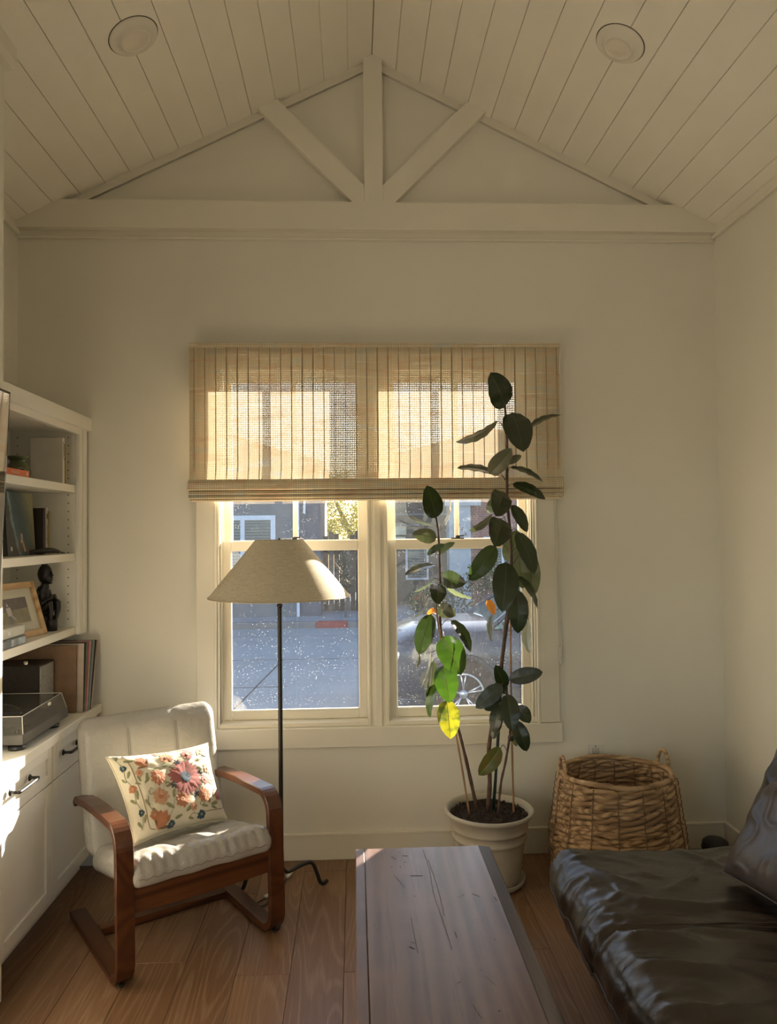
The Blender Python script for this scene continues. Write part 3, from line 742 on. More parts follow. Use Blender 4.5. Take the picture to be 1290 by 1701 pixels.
pf('photo_trousers', quads([[(px0 - .012, z0p + .002), (px0 - .002, z0p + .002), (px0 + .0, z0p + .034), (px0 - .012, z0p + .035)], [(px0 + .002, z0p + .002), (px0 + .010, z0p + .002), (px0 + .010, z0p + .034), (px0 + .0, z0p + .034)]], -.0053), plain('photo_grey', (.14, .13, .13), .5))
pf('glazing', lambda b: box(b, .024, FWd - .024, -.0045, -.0035, .024, FHt - .024), clean_glass)
pf('easel_back', lambda b: box(b, .15, .25, -.05, -.012, .0, .12), black_plastic)
# carved statue of a seated man
carv = plain('ebony_carving', (.012, .010, .008), .38, .3, 60, bump=.3, bscale=90)
t = thing('carved_statue', 'black carved wooden statue of a seated man behind the picture frame', 'statue', (-1.375, 3.42, 1.128))
sc0 = Vector((-1.375, 3.42, 1.128)); fx = Vector((.93, -.37, 0)); sx_ = Vector((.37, .93, 0))
def SP(f, s_, z): return sc0 + fx * f + sx_ * s_ + Vector((0, 0, z))
bm = B(); tube(bm, [SP(0, 0, 0.0005), SP(0, 0, .012), SP(0, 0, .06), SP(.0, 0, .075)], [.040, .042, .040, .03], 16)
tube(bm, [SP(.035, 0, .0005), SP(.035, 0, .048), SP(.035, 0, .054)], [.026, .026, .018], 12)
tube(bm, smooth_path([SP(-.016, 0, .06), SP(-.022, 0, .10), SP(-.016, 0, .15), SP(-.010, 0, .175), SP(-.002, 0, .192), SP(.002, 0, .21)], 4), [.032] * 5 + [.029] * 5 + [.027] * 5 + [.02] * 3 + [.017] * 3, 12)
obj('torso', bm, carv, t, smooth=True)
bm = B()
def headfn(p, n, u):
    return p
for (f, s_, z, rx, ry, rz) in ((.000, 0, .250, .034, .027, .044), (.014, 0, .232, .024, .020, .024)):
    r = bmesh.ops.create_uvsphere(bm, u_segments=16, v_segments=12, radius=1.0)
    for v in r['verts']: v.co = SP(f + v.co.x * rx, s_ + v.co.y * ry, z + v.co.z * rz)
tube(bm, [SP(.030, 0, .262), SP(.040, 0, .245), SP(.036, 0, .238)], [.003, .0065, .004], 8)
tube(bm, [SP(.024, 0, .228), SP(.039, 0, .226)], [.009, .006], 8)
tube(bm, [SP(.020, 0, .214), SP(.038, 0, .212)], [.009, .005], 8)
tube(bm, [SP(-.002, 0, .288), SP(-.002, 0, .298), SP(-.002, 0, .300)], [.014, .013, .011], 10)
for s_ in (-1, 1): tube(bm, [SP(-.004, s_ * .027, .262), SP(-.006, s_ * .030, .25), SP(-.004, s_ * .027, .238)], [.003, .006, .003], 6)
obj('head', bm, carv, t, smooth=True)
for s_ in (-1, 1):
    bm = B(); tube(bm, smooth_path([SP(-.012, s_ * .030, .175), SP(-.010, s_ * .040, .145), SP(.012, s_ * .040, .122), SP(.040, s_ * .018, .142), SP(.046, s_ * .006, .158)], 4), [.012] * 5 + [.011] * 4 + [.009] * 4 + [.007] * 4, 8); obj('arm', bm, carv, t, smooth=True)
    bm = B(); tube(bm, smooth_path([SP(-.010, s_ * .022, .075), SP(.020, s_ * .026, .100), SP(.046, s_ * .024, .125), SP(.052, s_ * .022, .10), SP(.046, s_ * .020, .065), SP(.046, s_ * .018, .052)], 4), [.016] * 5 + [.014] * 5 + [.012] * 5 + [.010] * 3 + [.009] * 3, 8); obj('leg', bm, carv, t, smooth=True)
# white box over a blue-grey case + papers
t = thing('storage_box', 'flat pale grey box with a raised label at the front of the lower shelf', 'box', (-1.40, 2.86, 1.165))
bm = B(); box(bm, -1.368, -1.295, 2.70, 3.030, 1.163, 1.203, .004); obj('box_body', bm, plain('grey_box', (.50, .50, .44), .45), t)
bm = B(); box(bm, -1.2955, -1.2945, 2.885, 2.905, 1.175, 1.190, .0004); box(bm, -1.2955, -1.2945, 2.985, 3.005, 1.190, 1.194); obj('label_marks', bm, plain('label_silver', (.7, .7, .66), .3), t)
t = thing('storage_case', 'blue-grey case with striped front lying under the pale grey box', 'box', (-1.40, 2.86, 1.128))
bm = B(); box(bm, -1.366, -1.288, 2.70, 3.030, 1.1285, 1.1625, .004); obj('case_body', bm, plain('slate_case', (.10, .12, .14), .3), t)
for k, (ya, yb) in enumerate(((2.74, 2.85), (2.895, 2.918), (2.925, 2.930), (2.940, 2.943), (2.955, 3.02))):
    bm = B(); box(bm, -1.2885, -1.2872, ya, yb, 1.133, 1.158, .0003); obj('front_stripe', bm, plain('stripe_%d' % k, (.42, .48, .52) if k != 0 else (.16, .18, .2), .3, .3, 40), t)
bm = B(); prism(bm, [(2.70, 1.2035), (2.96, 1.2035), (2.88, 1.235), (2.70, 1.27)], -1.366, -1.364, 'x')
tag(obj('paper_sheet', bm, plain('white_paper', (.72, .72, .70), .7), None, origin=(-1.4, 2.8, 1.2035)), 'white sheet of paper propped behind the pale grey box', 'paper')
# ---- counter: speaker, turntable, records
t = thing('bookshelf_speaker', 'black bookshelf speaker with a grey cloth grille behind the turntable', 'speaker', (-1.47, 3.32, .756))
bm = B(); box(bm, -1.575, -1.340, 3.272, 3.432, .7565, 1.000, .004); obj('cabinet_shell', bm, plain('black_ash', (.018, .014, .011), .4, .4, 60), t)
def m_tweed():
    m = M('speaker_tweed'); v = m.coord('Object'); n = m.noise(v, 420, 3, .7)
    m.base(m.ramp(n, [(.35, (.10, .09, .08)), (.65, (.55, .52, .47))])); m.set(Roughness=.9); m.bump(n, .4, .002); return m.m
bm = B(); box(bm, -1.341, -1.335, 3.278, 3.416, .764, .992, .002); obj('cloth_grille', bm, m_tweed(), t)
bm = B(); tube(bm, [(-1.40, 3.285, 1.000), (-1.40, 3.285, 1.004), (-1.40, 3.285, 1.016)], [.009, .008, .008], 12); obj('metal_knob', bm, chrome, t, smooth=True)
t = thing('turntable', 'dark grey turntable with a clear dust cover on the white countertop', 'turntable', (-1.40, 3.042, .756))
tb = plain('turntable_grey', (.075, .070, .062), .5, .1, 30)
bm = B(); box(bm, -1.57, -1.217, 2.837, 3.267, .782, .820, .003); obj('plinth', bm, tb, t)
for xx, yy in ((-1.26, 2.882), (-1.26, 3.202), (-1.53, 2.882), (-1.53, 3.202)):
    bm = B(); lathe(bm, [(.030, .0005), (.031, .012), (.022, .016), (.018, .026)], (xx, yy, .756), 24, True, True); obj('foot', bm, black_plastic, t, smooth=True)
bm = B(); lathe(bm, [(.0005, .008), (.145, .008), (.148, .004), (.148, 0)], (-1.41, 3.017, .822), 56); obj('platter', bm, plain('platter', (.03, .03, .03), .3), t, smooth=True)
bm = B(); tube(bm, smooth_path([(-1.52, 3.212, .85), (-1.44, 3.202, .852), (-1.36, 3.142, .848), (-1.33, 3.082, .840)], 5), .004, 8); lathe(bm, [(.022, 0), (.022, .02), (.012, .034)], (-1.52, 3.212, .82), 18, True, True); obj('tonearm', bm, chrome, t, smooth=True)
bm = B(); lathe(bm, [(.008, 0), (.008, .014)], (-1.25, 2.862, .82), 12, True, True); obj('power_knob', bm, black_plastic, t)
def m_acrylic():
    m = M('smoky_acrylic'); m.n.remove(m.p)
    tr = m.new('ShaderNodeBsdfTransparent'); tr.inputs[0].default_value = (.62, .61, .58, 1)
    gl = m.new('ShaderNodeBsdfGlossy'); gl.inputs['Roughness'].default_value = .06
    df = m.new('ShaderNodeBsdfDiffuse'); df.inputs[0].default_value = (.5, .48, .44, 1)
    lw = m.new('ShaderNodeLayerWeight'); lw.inputs[0].default_value = .5
    fr_o = m.math('ADD', .04, m.math('MULTIPLY', m.math('POWER', lw.outputs['Facing'], 5.0), .7))
    a = m.new('ShaderNodeMixShader'); a.inputs[0].default_value = .10; m.l.new(tr.outputs[0], a.inputs[1]); m.l.new(df.outputs[0], a.inputs[2])
    b = m.new('ShaderNodeMixShader'); m.l.new(fr_o, b.inputs[0]); m.l.new(a.outputs[0], b.inputs[1]); m.l.new(gl.outputs[0], b.inputs[2])
    m.l.new(b.outputs[0], m.out.inputs[0]); return m.m
acry = m_acrylic()
bm = B(); e = .012; zz0, zz1 = .8205, .885
b0 = [(-1.566, 2.841), (-1.221, 2.841), (-1.221, 3.263), (-1.566, 3.263)]; b1 = [(-1.562, 2.845), (-1.226, 2.846), (-1.240, 3.254), (-1.562, 3.258)]
lo = [bm.verts.new((x_, y_, zz0)) for x_, y_ in b0]; hi = [bm.verts.new((x_, y_, zz1)) for x_, y_ in b1]
for k in range(4): bm.faces.new((lo[k], lo[(k + 1) % 4], hi[(k + 1) % 4], hi[k]))
bm.faces.new(hi); dc = obj('dust_cover', bm, acry, t)
bm = B()
for k in range(4): tube(bm, [(*b1[k], zz1), (*b1[(k + 1) % 4], zz1)], .0016, 6); tube(bm, [(*b0[k], zz0 + .001), (*b1[k], zz1)], .0016, 6)
obj('cover_edge', bm, plain('acrylic_edge', (.62, .6, .56), .2), dc, smooth=True)
bm = B(); box(bm, -1.232, -1.226, 3.092, 3.112, .868, .880, .001); obj('hinge_tab', bm, white_plastic, dc)
# record sleeves
G3 = 'record sleeves leaning at the end of the countertop'
sleeves = [((.22, .13, .07), 'brown cardboard record sleeve facing out in front of the row of records', .012, .300), ((.55, .45, .36), 'cream record sleeve just behind the brown cardboard one', .004, .305),
           ((.03, .04, .03), 'black record sleeve third from the front of the row', .004, .309), ((.20, .26, .20), 'grey-green record sleeve between black and red ones', .004, .31),
           ((.55, .14, .14), 'red record sleeve in the middle of the row', .006, .312), ((.62, .45, .40), 'pink record sleeve behind the red one', .005, .312), ((.16, .22, .22), 'slate blue record sleeve behind the pink one', .006, .313),
           ((.35, .42, .40), 'pale grey-blue record sleeve near the end of the row', .005, .314), ((.04, .03, .02), 'black record sleeve at the back with its tilted top showing', .006, .315), ((.60, .42, .34), 'pinkish record sleeve last in the row by the wall', .004, .315)]
yy = 3.434
for k, (colr, lab, th, sz) in enumerate(sleeves):
    t = thing('record_sleeve', lab, 'record', (-1.375, yy + th / 2, .757), 0, G3)
    lean = -.02 - .030 * k
    Mx = MW[t] @ Matrix.Rotation(lean, 4, 'X')
    xs_ = -.159 + .0022 * k - (0 if k else .024)
    bm = B(); box(bm, xs_, xs_ + .312, -th / 2, th / 2, .001, sz, .0008); bmesh.ops.transform(bm, matrix=Mx, verts=bm.verts)
    obj('sleeve', bm, plain('sleeve_%d' % k, colr, .6, .12, 20), t)
    if k:
        bm = B(); tube(bm, [(xs_ + .006, 0, .006), (xs_ + .306, 0, .006)], .0008, 4); bmesh.ops.transform(bm, matrix=Mx, verts=bm.verts); obj('fold_line', bm, page, t)
    yy += th + .0022
bm = B(); box(bm, -1.35, -1.205, 3.50, 3.60, .7562, .7585); box(bm, -1.34, -1.203, 3.51, 3.595, .7587, .7605)
tag(obj('paper_stack', bm, plain('paper2', (.7, .66, .58), .7), None, origin=(-1.28, 3.55, .7562)), 'thin stack of white papers on the countertop corner by the wall', 'paper')
# ---- television
t = thing('television', 'black flat screen television mounted tilted on the fireplace wall at the left edge', 'television', (-1.17, 2.0, 1.65))
def m_screen():
    m = M('tv_screen'); m.base((.006, .006, .007)); m.set(Roughness=.06); m.p.inputs['Specular IOR Level'].default_value = .9
    m.p.inputs['Coat Weight'].default_value = 1.0; m.p.inputs['Coat Roughness'].default_value = .03; return m.m
bm = B(); prism(bm, [(-1.152, 2.03), (-1.186, 1.33), (-1.178, 1.33), (-1.144, 2.03)], 1.30, 2.562, 'y'); obj('housing', bm, black_plastic, t)
bm = B(); prism(bm, [(-1.1445, 2.022), (-1.1781, 1.338), (-1.1775, 1.338), (-1.1439, 2.022)], 1.308, 2.554, 'y'); obj('screen', bm, m_screen(), t)
bm = B(); box(bm, -1.1895, -1.165, 1.8, 2.0, 1.55, 1.8); obj('wall_bracket', bm, black_metal, t)

# ================================================================== ARMCHAIR
CA = math.radians(33.64)
chair = thing('armchair', 'bentwood cantilever armchair with pale grey leather cushions in front of the window', 'armchair', (-.8016, 2.5974, 0), CA)
CM = MW[chair]; W_ = .638
def ch(p): return CM @ Vector(p)
side_path = [(.640, .022), (.40, .022), (.17, .022)]
def arc(c, r, a0, a1, n=7): return [(c[0] + r * math.cos(math.radians(a0 + (a1 - a0) * i / n)), c[1] + r * math.sin(math.radians(a0 + (a1 - a0) * i / n))) for i in range(n + 1)]
side_path = [(.650, .016), (.50, .016), (.30, .016), (.13, .016)] + arc((.105, .094), .078, 262, 180, 7) + [(.030, .20), (.036, .32), (.040, .43)] + arc((.118, .458), .076, 176, 96, 7) + [(.22, .530), (.34, .524), (.46, .512), (.54, .500)] + arc((.560, .462), .037, 92, 20, 5)
for s in (.031, W_ - .031):
    bm = B(); sweep_rect(bm, [(s, u, z) for u, z in side_path], .062, .027, (1, 0, 0))
    o = obj('side_frame', bm, chair_wood, chair, world=False)
    bm = B()
    for dx in (-.0313, .0313):
        for off in (-.005, .0045):
            pts = [Vector((s + dx, u, z)) for u, z in side_path]
            q = []
            for i in range(len(pts)):
                t_ = (pts[min(i + 1, len(pts) - 1)] - pts[max(i - 1, 0)]).normalized(); n_ = t_.cross(Vector((1, 0, 0)))
                q.append(pts[i] + n_ * off)
            tube(bm, q, .0007, 4)
    bmesh.ops.transform(bm, matrix=CM, verts=bm.verts)
    obj('ply_line', bm, ply_dark, o, world=True)
    MW[o] = CM
bm = B(); box(bm, .062, W_ - .062, .425, .475, .005, .032, .003); obj('floor_stretcher', bm, chair_wood_v, chair, world=False)
# curved front apron
bm = B(); n = 20; ring = []
for i in range(n + 1):
    s = .062 + (W_ - .124) * i / n; b_ = .012 * math.sin(PI * i / n)
    top = .352 - .010 * math.sin(PI * i / n); u = .030 - b_
    ring.append([bm.verts.new((s, u, .250)), bm.verts.new((s, u + .02, .250)), bm.verts.new((s, u + .02, top)), bm.verts.new((s, u, top))])
for i in range(n):
    for k in range(4): bm.faces.new((ring[i][k], ring[i][(k + 1) % 4], ring[i + 1][(k + 1) % 4], ring[i + 1][k]))
bm.faces.new(ring[0]); bm.faces.new(ring[-1][::-1])
obj('front_apron', bm, chair_wood_v, chair, world=False)
for s in (.075, W_ - .075):
    bm = B(); tube(bm, smooth_path([(s, .05, .315), (s, .22, .285), (s, .44, .255), (s, .53, .31), (s, .60, .5), (s, .665, .72)], 4), .013, 6); obj('seat_rail', bm, chair_wood, chair, world=False)
for z, u in ((.27, .50), (.70, .655)):
    bm = B(); tube(bm, [(.06, u, z), (W_ - .06, u, z)], .012, 8); obj('back_rail', bm, chair_wood, chair, world=False)
for s in (.0275, W_ - .0275):
    bm = B(); lathe(bm, [(.009, 0), (.010, .006), (.008, .008)], (s, .06, .001), 10, True, True)
    obj('foot_pad', bm, black_plastic, chair, world=False)
bm = B(); tube(bm, [(-.0003, .035, .262), (-.0030, .035, .262)], .006, 10); tube(bm, [(W_ + .0003, .035, .262), (W_ + .003, .035, .262)], .006, 10)
obj('bolt', bm, chrome, chair, world=False)
def m_leather(name, col, rough, bscale=260, var=.06, sheen=0.0, wr=.25):
    m = M(name); v = m.coord('Object')
    m.base(m.ramp(m.noise(v, 7, 3), [(.3, tuple(c * (1 - var) for c in col)), (.7, tuple(c * (1 + var) for c in col))]))
    m.set(Roughness=rough)
    vo = m.new('ShaderNodeTexVoronoi', feature='DISTANCE_TO_EDGE'); vo.inputs['Scale'].default_value = bscale; m.l.new(v, vo.inputs['Vector'])
    wrn = m.noise(v, 22, 4, .55, 1.2)
    h = m.math('ADD', m.math('MULTIPLY', vo.outputs['Distance'], .12), m.math('MULTIPLY', wrn, .9))
    m.bump(h, wr, .006); return m.m
grey_leather = m_leather('pale_grey_leather', (.37, .35, .31), .27, 420, wr=.60)
def folds(p, o, s1, amp, dirv):
    d = Vector(dirv); q = Vector(p); t = q.dot(d) * s1
    a = noise.noise(Vector((q.x * 6 + o, q.y * 6, q.z * 6)))
    return amp * (1 - abs(2 * ((t + 1.8 * a) % 1.0) - 1)) ** 3
# seat cushion in chair space: follows a line sloping back
def seat_fn(p, n_, u):
    s, uu = p.x, p.y
    base = .366 - .22 * max(0, uu - .06) + .04 * max(0, .09 - uu) - (.6 * max(0, .03 - uu))
    th = p.z
    edge = min(1, min(1 - abs(u.x), 1 - abs(u.y)) * 3.2)
    z = base + th
    if th > 0:
        z += .014 * edge ** .5
        for sc in (W_ * .36, W_ * .64): z -= .006 * math.exp(-((s - sc) / .008) ** 2)
        z += .009 * nz(p, 9, 3) * edge
        z += folds((s, uu, 0), 1.0, 9, .006, (.9, .5, 0)) * max(0, noise.noise(Vector((s * 5, uu * 5, 2))) + .2)
        rim = 1 - edge
        z += rim * .004 * math.sin(s * 160 + 3 * math.sin(uu * 30)) * (1 if abs(u.x) < .9 else 0)
    return Vector((s, uu + .002 * math.sin(s * 40), z))
bm = B(); round_box(bm, (W_ / 2, .262, 0), (W_ - .085, .50, .092), (.040, .045, .043), (64, 50, 8), seat_fn)
seatc = obj('seat_cushion', bm, grey_leather, chair, world=False, smooth=True)
def back_fn(p, n_, u):
    # p.z along height 0..H, p.y thickness
    s, h, th = p.x, p.z, p.y
    hh = h / .56
    uu = .505 + .150 * hh + .012 * math.sin(hh * PI)
    z = .285 + h * .90
    edge = min(1, min(1 - abs(u.x), 1 - abs(u.z)) * 3.0)
    t = th
    if th < 0:
        t -= .016 * edge ** .6
        for sc in (W_ * .34, W_ * .66): t += .007 * math.exp(-((s - sc) / .007) ** 2)
        t += .009 * nz((s, h, 0), 8, 5) * edge
        t -= folds((s, h, 0), 4.0, 7, .005, (.5, .9, 0)) * max(0, noise.noise(Vector((s * 4, h * 4, 7))) + .1)
    return Vector((s, uu + t * .96, z + t * .28))
bm = B(); round_box(bm, (W_ / 2, 0, .28), (W_ - .055, .085, .56), (.045, .040, .055), (60, 8, 60), back_fn)
backc = obj('back_cushion', bm, grey_leather, chair, world=False, smooth=True)
seam_m = plain('seam_thread', (.20, .17, .14), .7)
for sc in (W_ * .34 - .0035, W_ * .34 + .0035, W_ * .66 - .0035, W_ * .66 + .0035):
    bm = B(); tube(bm, [back_fn(Vector((sc, -.0430, h)), None, Vector(((sc - W_ / 2) / .276, -1, (h - .28) / .28))) + Vector((0, -.0035, 0)) for h in [.06 + .46 * i / 36 for i in range(37)]], .0007, 4)
    obj('stitch_seam', bm, seam_m, chair, world=False, smooth=True)
bm = B()
tube(bm, [seat_fn(Vector((s_, .262 - .25, .004)), None, Vector((0.9, -1, 0))) + Vector((0, -.0012, 0)) for s_ in [.075 + (W_ - .15) * i / 40 for i in range(41)]], .0011, 5)
obj('seat_seam', bm, seam_m, chair, world=False, smooth=True)
# ---- embroidered pillow resting on the chair
pil = thing('throw_pillow', 'cream throw pillow embroidered with rust and pink flowers resting in the armchair', 'pillow', tuple(ch((.29, .27, .40))), CA)
TL_, TR_, BR_, BL_ = [Vector(p) for p in ((.081, .43, .684), (.515, .47, .654), (.528, .30, .378), (.118, .21, .406))]
NP = (TR_ - TL_).cross(BL_ - TL_).normalized()
if NP.y > 0: NP = -NP
def pil_pt(a, b, side=1):
    """a across 0..1, b up 0..1"""
    # pinch edges between corners
    aa = 2 * a - 1; bb = 2 * b - 1
    pa = .055 * (1 - aa * aa) * bb * abs(bb) ** 2; pb = .05 * (1 - bb * bb) * aa * abs(aa) ** 2
    b2_, a2_ = b - pa, a - pb
    p = BL_.lerp(BR_, a2_).lerp(TL_.lerp(TR_, a2_), b2_)
    e = (1 - aa ** 4) * (1 - bb ** 4)
    th = .070 * max(0, e) ** .5 * (1 - .25 * (aa * aa + bb * bb) / 2)
    wv = .004 * noise.noise(Vector((a * 5, b * 5, side * 3.0))) + .0025 * noise.noise(Vector((a * 14, b * 14, side * 5.0)))
    cr = .012 * math.exp(-((a - .62 - .12 * (b)) / .03) ** 2) * max(0, .42 - b) * 2
    return p + NP * (side * th + (wv if e > .05 else 0) - (cr if side > 0 else 0))
def m_cotton(name, col, sc=500):
    m = M(name); v = m.coord('Object'); n_ = m.noise(v, sc, 2)
    m.base(m.ramp(n_, [(.3, tuple(c * .9 for c in col)), (.7, col)])); m.set(Roughness=.85); m.p.inputs['Sheen Weight'].default_value = .15
    m.bump(m.math('ADD', n_, m.math('MULTIPLY', m.noise(v, 30, 3), .8)), .35, .002); return m.m
cotton = m_cotton('cream_cotton', (.78, .70, .52))
bm = B(); NN = 56; grid = {}
for side in (1, -1):
    for i in range(NN + 1):
        for j in range(NN + 1):
            if side == -1 and (i in (0, NN) or j in (0, NN)): grid[(side, i, j)] = grid[(1, i, j)]; continue
            grid[(side, i, j)] = bm.verts.new(ch(pil_pt(i / NN, j / NN, side)))
    for i in range(NN):
        for j in range(NN):
            bm.faces.new([grid[(side, i, j)], grid[(side, i + 1, j)], grid[(side, i + 1, j + 1)], grid[(side, i, j + 1)]])
obj('pillow_cover', bm, cotton, pil, smooth=True)
bm = B(); loop = [(i / 24, 0) for i in range(24)] + [(1, i / 24) for i in range(24)] + [(1 - i / 24, 1) for i in range(24)] + [(0, 1 - i / 24) for i in range(24)]
tube(bm, [ch(pil_pt(a, b)) for a, b in loop], .0032, 6, closed=True, cap=False); obj('edge_piping', bm, cotton, pil, smooth=True)
thr = {k: m_cotton('thread_' + k, c, 900) for k, c in {'rust': (.50, .20, .09), 'pink': (.42, .13, .11), 'peach': (.60, .32, .18), 'olive': (.27, .27, .13), 'sage': (.30, .33, .22), 'blue': (.035, .07, .10), 'brown': (.22, .13, .07), 'cream': (.75, .66, .45)}.items()}
def SQ(a, b, off=.0016):
    p = pil_pt(min(.985, max(.015, a)), min(.985, max(.015, b))); return ch(p + NP * off)
AR = .47 / .36
def petal_poly(bm, cx, cy, ang_, r0, r1, wd, off):
    ca, sa = math.cos(ang_), math.sin(ang_)
    pts = [(r0, -.25 * wd), ((r0 + r1) * .5, -wd * .5), (r0 + (r1 - r0) * .8, -wd * .42), (r1, 0), (r0 + (r1 - r0) * .8, wd * .42), ((r0 + r1) * .5, wd * .5), (r0, .25 * wd)]
    L = [SQ(cx + (x_ * ca - y_ * sa), cy + (x_ * sa + y_ * ca) * AR, off) for x_, y_ in pts]
    mid = SQ(cx + (r0 + r1) * .5 * ca, cy + (r0 + r1) * .5 * sa * AR, off + .0010)
    m_ = bm.verts.new(mid); vv = [bm.verts.new(p) for p in L]
    for i in range(len(vv)): bm.faces.new((m_, vv[i], vv[(i + 1) % len(vv)]))
def flower(cx, cy, r, n, colr, cc=None, a0=0.0, wf=1.0, r0=.18):
    bm = B()
    for k in range(n): petal_poly(bm, cx, cy, a0 + 2 * PI * k / n, r * r0, r * (1 if k % 2 == 0 else .88), wf * 2 * PI * r / n * .72, .0014 + .0003 * (k % 2))
    obj('embroidered_flower', bm, thr[colr], pil, smooth=True)
    if cc:
        bm = B()
        for k in range(8): petal_poly(bm, cx, cy, 2 * PI * k / 8, 0, r * .30, r * .25, .0030)
        obj('flower_centre', bm, thr[cc], pil, smooth=True)
flower(.590, .545, .185, 22, 'pink', 'blue', wf=1.15)
flower(.325, .60, .080, 11, 'rust', 'peach'); flower(.300, .385, .082, 11, 'peach', 'rust', .3); flower(.500, .295, .078, 11, 'rust', 'peach', .2)
flower(.745, .300, .080, 11, 'rust', 'peach', .5); flower(.47, .835, .072, 11, 'rust', 'peach', .1); flower(.685, .840, .068, 11, 'pink', 'peach', .4)
flower(.870, .620, .060, 10, 'peach', 'cream'); flower(.855, .875, .058, 8, 'peach', 'rust', .2); flower(.065, .545, .040, 7, 'rust', 'peach')
flower(.17, .70, .040, 8, 'peach', 'rust'); flower(.40, .50, .030, 6, 'olive', 'peach'); flower(.20, .20, .05, 9, 'rust', 'peach', .3); flower(.80, .48, .05, 9, 'pink', 'peach', .3); flower(.60, .19, .045, 9, 'peach', 'rust', .1); flower(.40, .94, .04, 8, 'pink', 'cream'); flower(.055, .80, .030, 6, 'blue', 'olive'); flower(.085, .27, .032, 6, 'blue', 'olive'); flower(.68, .075, .045, 7, 'blue', 'olive'); flower(.36, .045, .04, 7, 'blue', 'olive')
def tulip(cx, cy, r, a, colr):
    bm = B()
    bx_, by_ = cx - r * .7 * math.cos(a), cy - r * .7 * math.sin(a) * AR
    for d in (-.38, .38, 0): petal_poly(bm, bx_, by_, a + d, 0, r * (1.75 if d == 0 else 1.6), r * .62, .0016 + .0008 * (d == 0))
    obj('embroidered_flower', bm, thr[colr], pil, smooth=True)
    bm = B()
    for sgn in (-1, 1): petal_poly(bm, bx_, by_, a + sgn * .95, 0, r * 1.3, r * .26, .0012)
    obj('flower_sepal', bm, thr['brown'], pil, smooth=True)
tulip(.235, .815, .075, 2.2, 'rust'); tulip(.265, .115, .095, .9, 'rust'); tulip(.915, .300, .075, -1.1, 'pink')
bm = B()
for (cx, cy, a, l) in [(.16, .60, 1.8, .05), (.19, .57, .6, .05), (.15, .57, 2.6, .04), (.40, .72, .2, .08), (.46, .70, -.2, .07), (.44, .75, .7, .06), (.43, .45, .8, .06), (.40, .22, 2.4, .07), (.42, .34, 1.2, .06), (.52, .15, .5, .08), (.47, .12, 3.4, .06), (.80, .17, .2, .07), (.78, .19, 1.2, .05), (.76, .16, 2.9, .05), (.20, .28, -1.2, .07), (.18, .32, 2.2, .05), (.06, .68, 1.0, .05), (.04, .64, 2.3, .05), (.08, .42, 1.4, .06), (.06, .38, 2.2, .05), (.10, .16, 1.2, .05), (.07, .12, 2.1, .05), (.04, .92, 1.0, .05), (.06, .95, 2.2, .04), (.16, .86, 2.9, .06), (.30, .72, -.6, .06), (.24, .68, -1.9, .06),
                       (.78, .74, .3, .06), (.80, .80, 1.4, .06), (.76, .66, -.8, .05), (.83, .46, -.4, .07), (.88, .50, .8, .06), (.92, .74, 1.2, .06), (.60, .90, .8, .05), (.56, .94, 2.4, .05), (.38, .90, .3, .05), (.74, .93, .2, .06), (.93, .42, 2.2, .05), (.86, .12, 2.8, .05), (.60, .05, 2.9, .05)]:
    petal_poly(bm, cx, cy, a, 0, l * 1.35, l * .50, .0013)
obj('embroidered_leaf', bm, thr['olive'], pil, smooth=True)['kind'] = 'stuff'
for (cx, cy, a0) in ((.455, .475, 0), (.66, .33, .4), (.55, .745, .8), (.76, .56, .2)):
    bm = B()
    for k in range(5): petal_poly(bm, cx, cy, a0 + 2 * PI * k / 5, 0, .036, .016, .0016)
    obj('embroidered_star', bm, thr['blue'], pil, smooth=True)
def vine(pts, colr='sage', r=.0011):
    P3 = smooth_path([Vector((a, b, 0)) for a, b in pts], 8)
    bm = B(); tube(bm, [SQ(p.x, p.y, .0012) for p in P3], r, 4); obj('embroidered_vine', bm, thr[colr], pil, smooth=True)
vine([(.115, .98), (.12, .75), (.125, .5), (.13, .3), (.14, .1), (.2, .05)], 'brown'); vine([(.03, .97), (.055, .8), (.04, .68), (.07, .54), (.06, .4), (.09, .27), (.07, .1)])
vine([(.29, .06), (.38, .20), (.43, .33), (.50, .40), (.56, .45)]); vine([(.33, .72), (.44, .73), (.52, .72)]); vine([(.19, .46), (.23, .50), (.25, .45), (.21, .43), (.20, .47)], 'olive'); vine([(.18, .42), (.165, .33), (.19, .26), (.18, .18)], 'olive')
vine([(.55, .08), (.60, .12), (.64, .10), (.9, .11), (.97, .14)], 'brown'); vine([(.70, .17), (.675, .21), (.70, .23), (.72, .20), (.70, .185)], 'olive'); vine([(.70, .70), (.78, .76), (.84, .80), (.90, .78)]); vine([(.76, .60), (.80, .52), (.88, .46), (.95, .5)])
vine([(.40, .95), (.5, .93), (.6, .95), (.72, .92), (.8, .95)], 'olive')

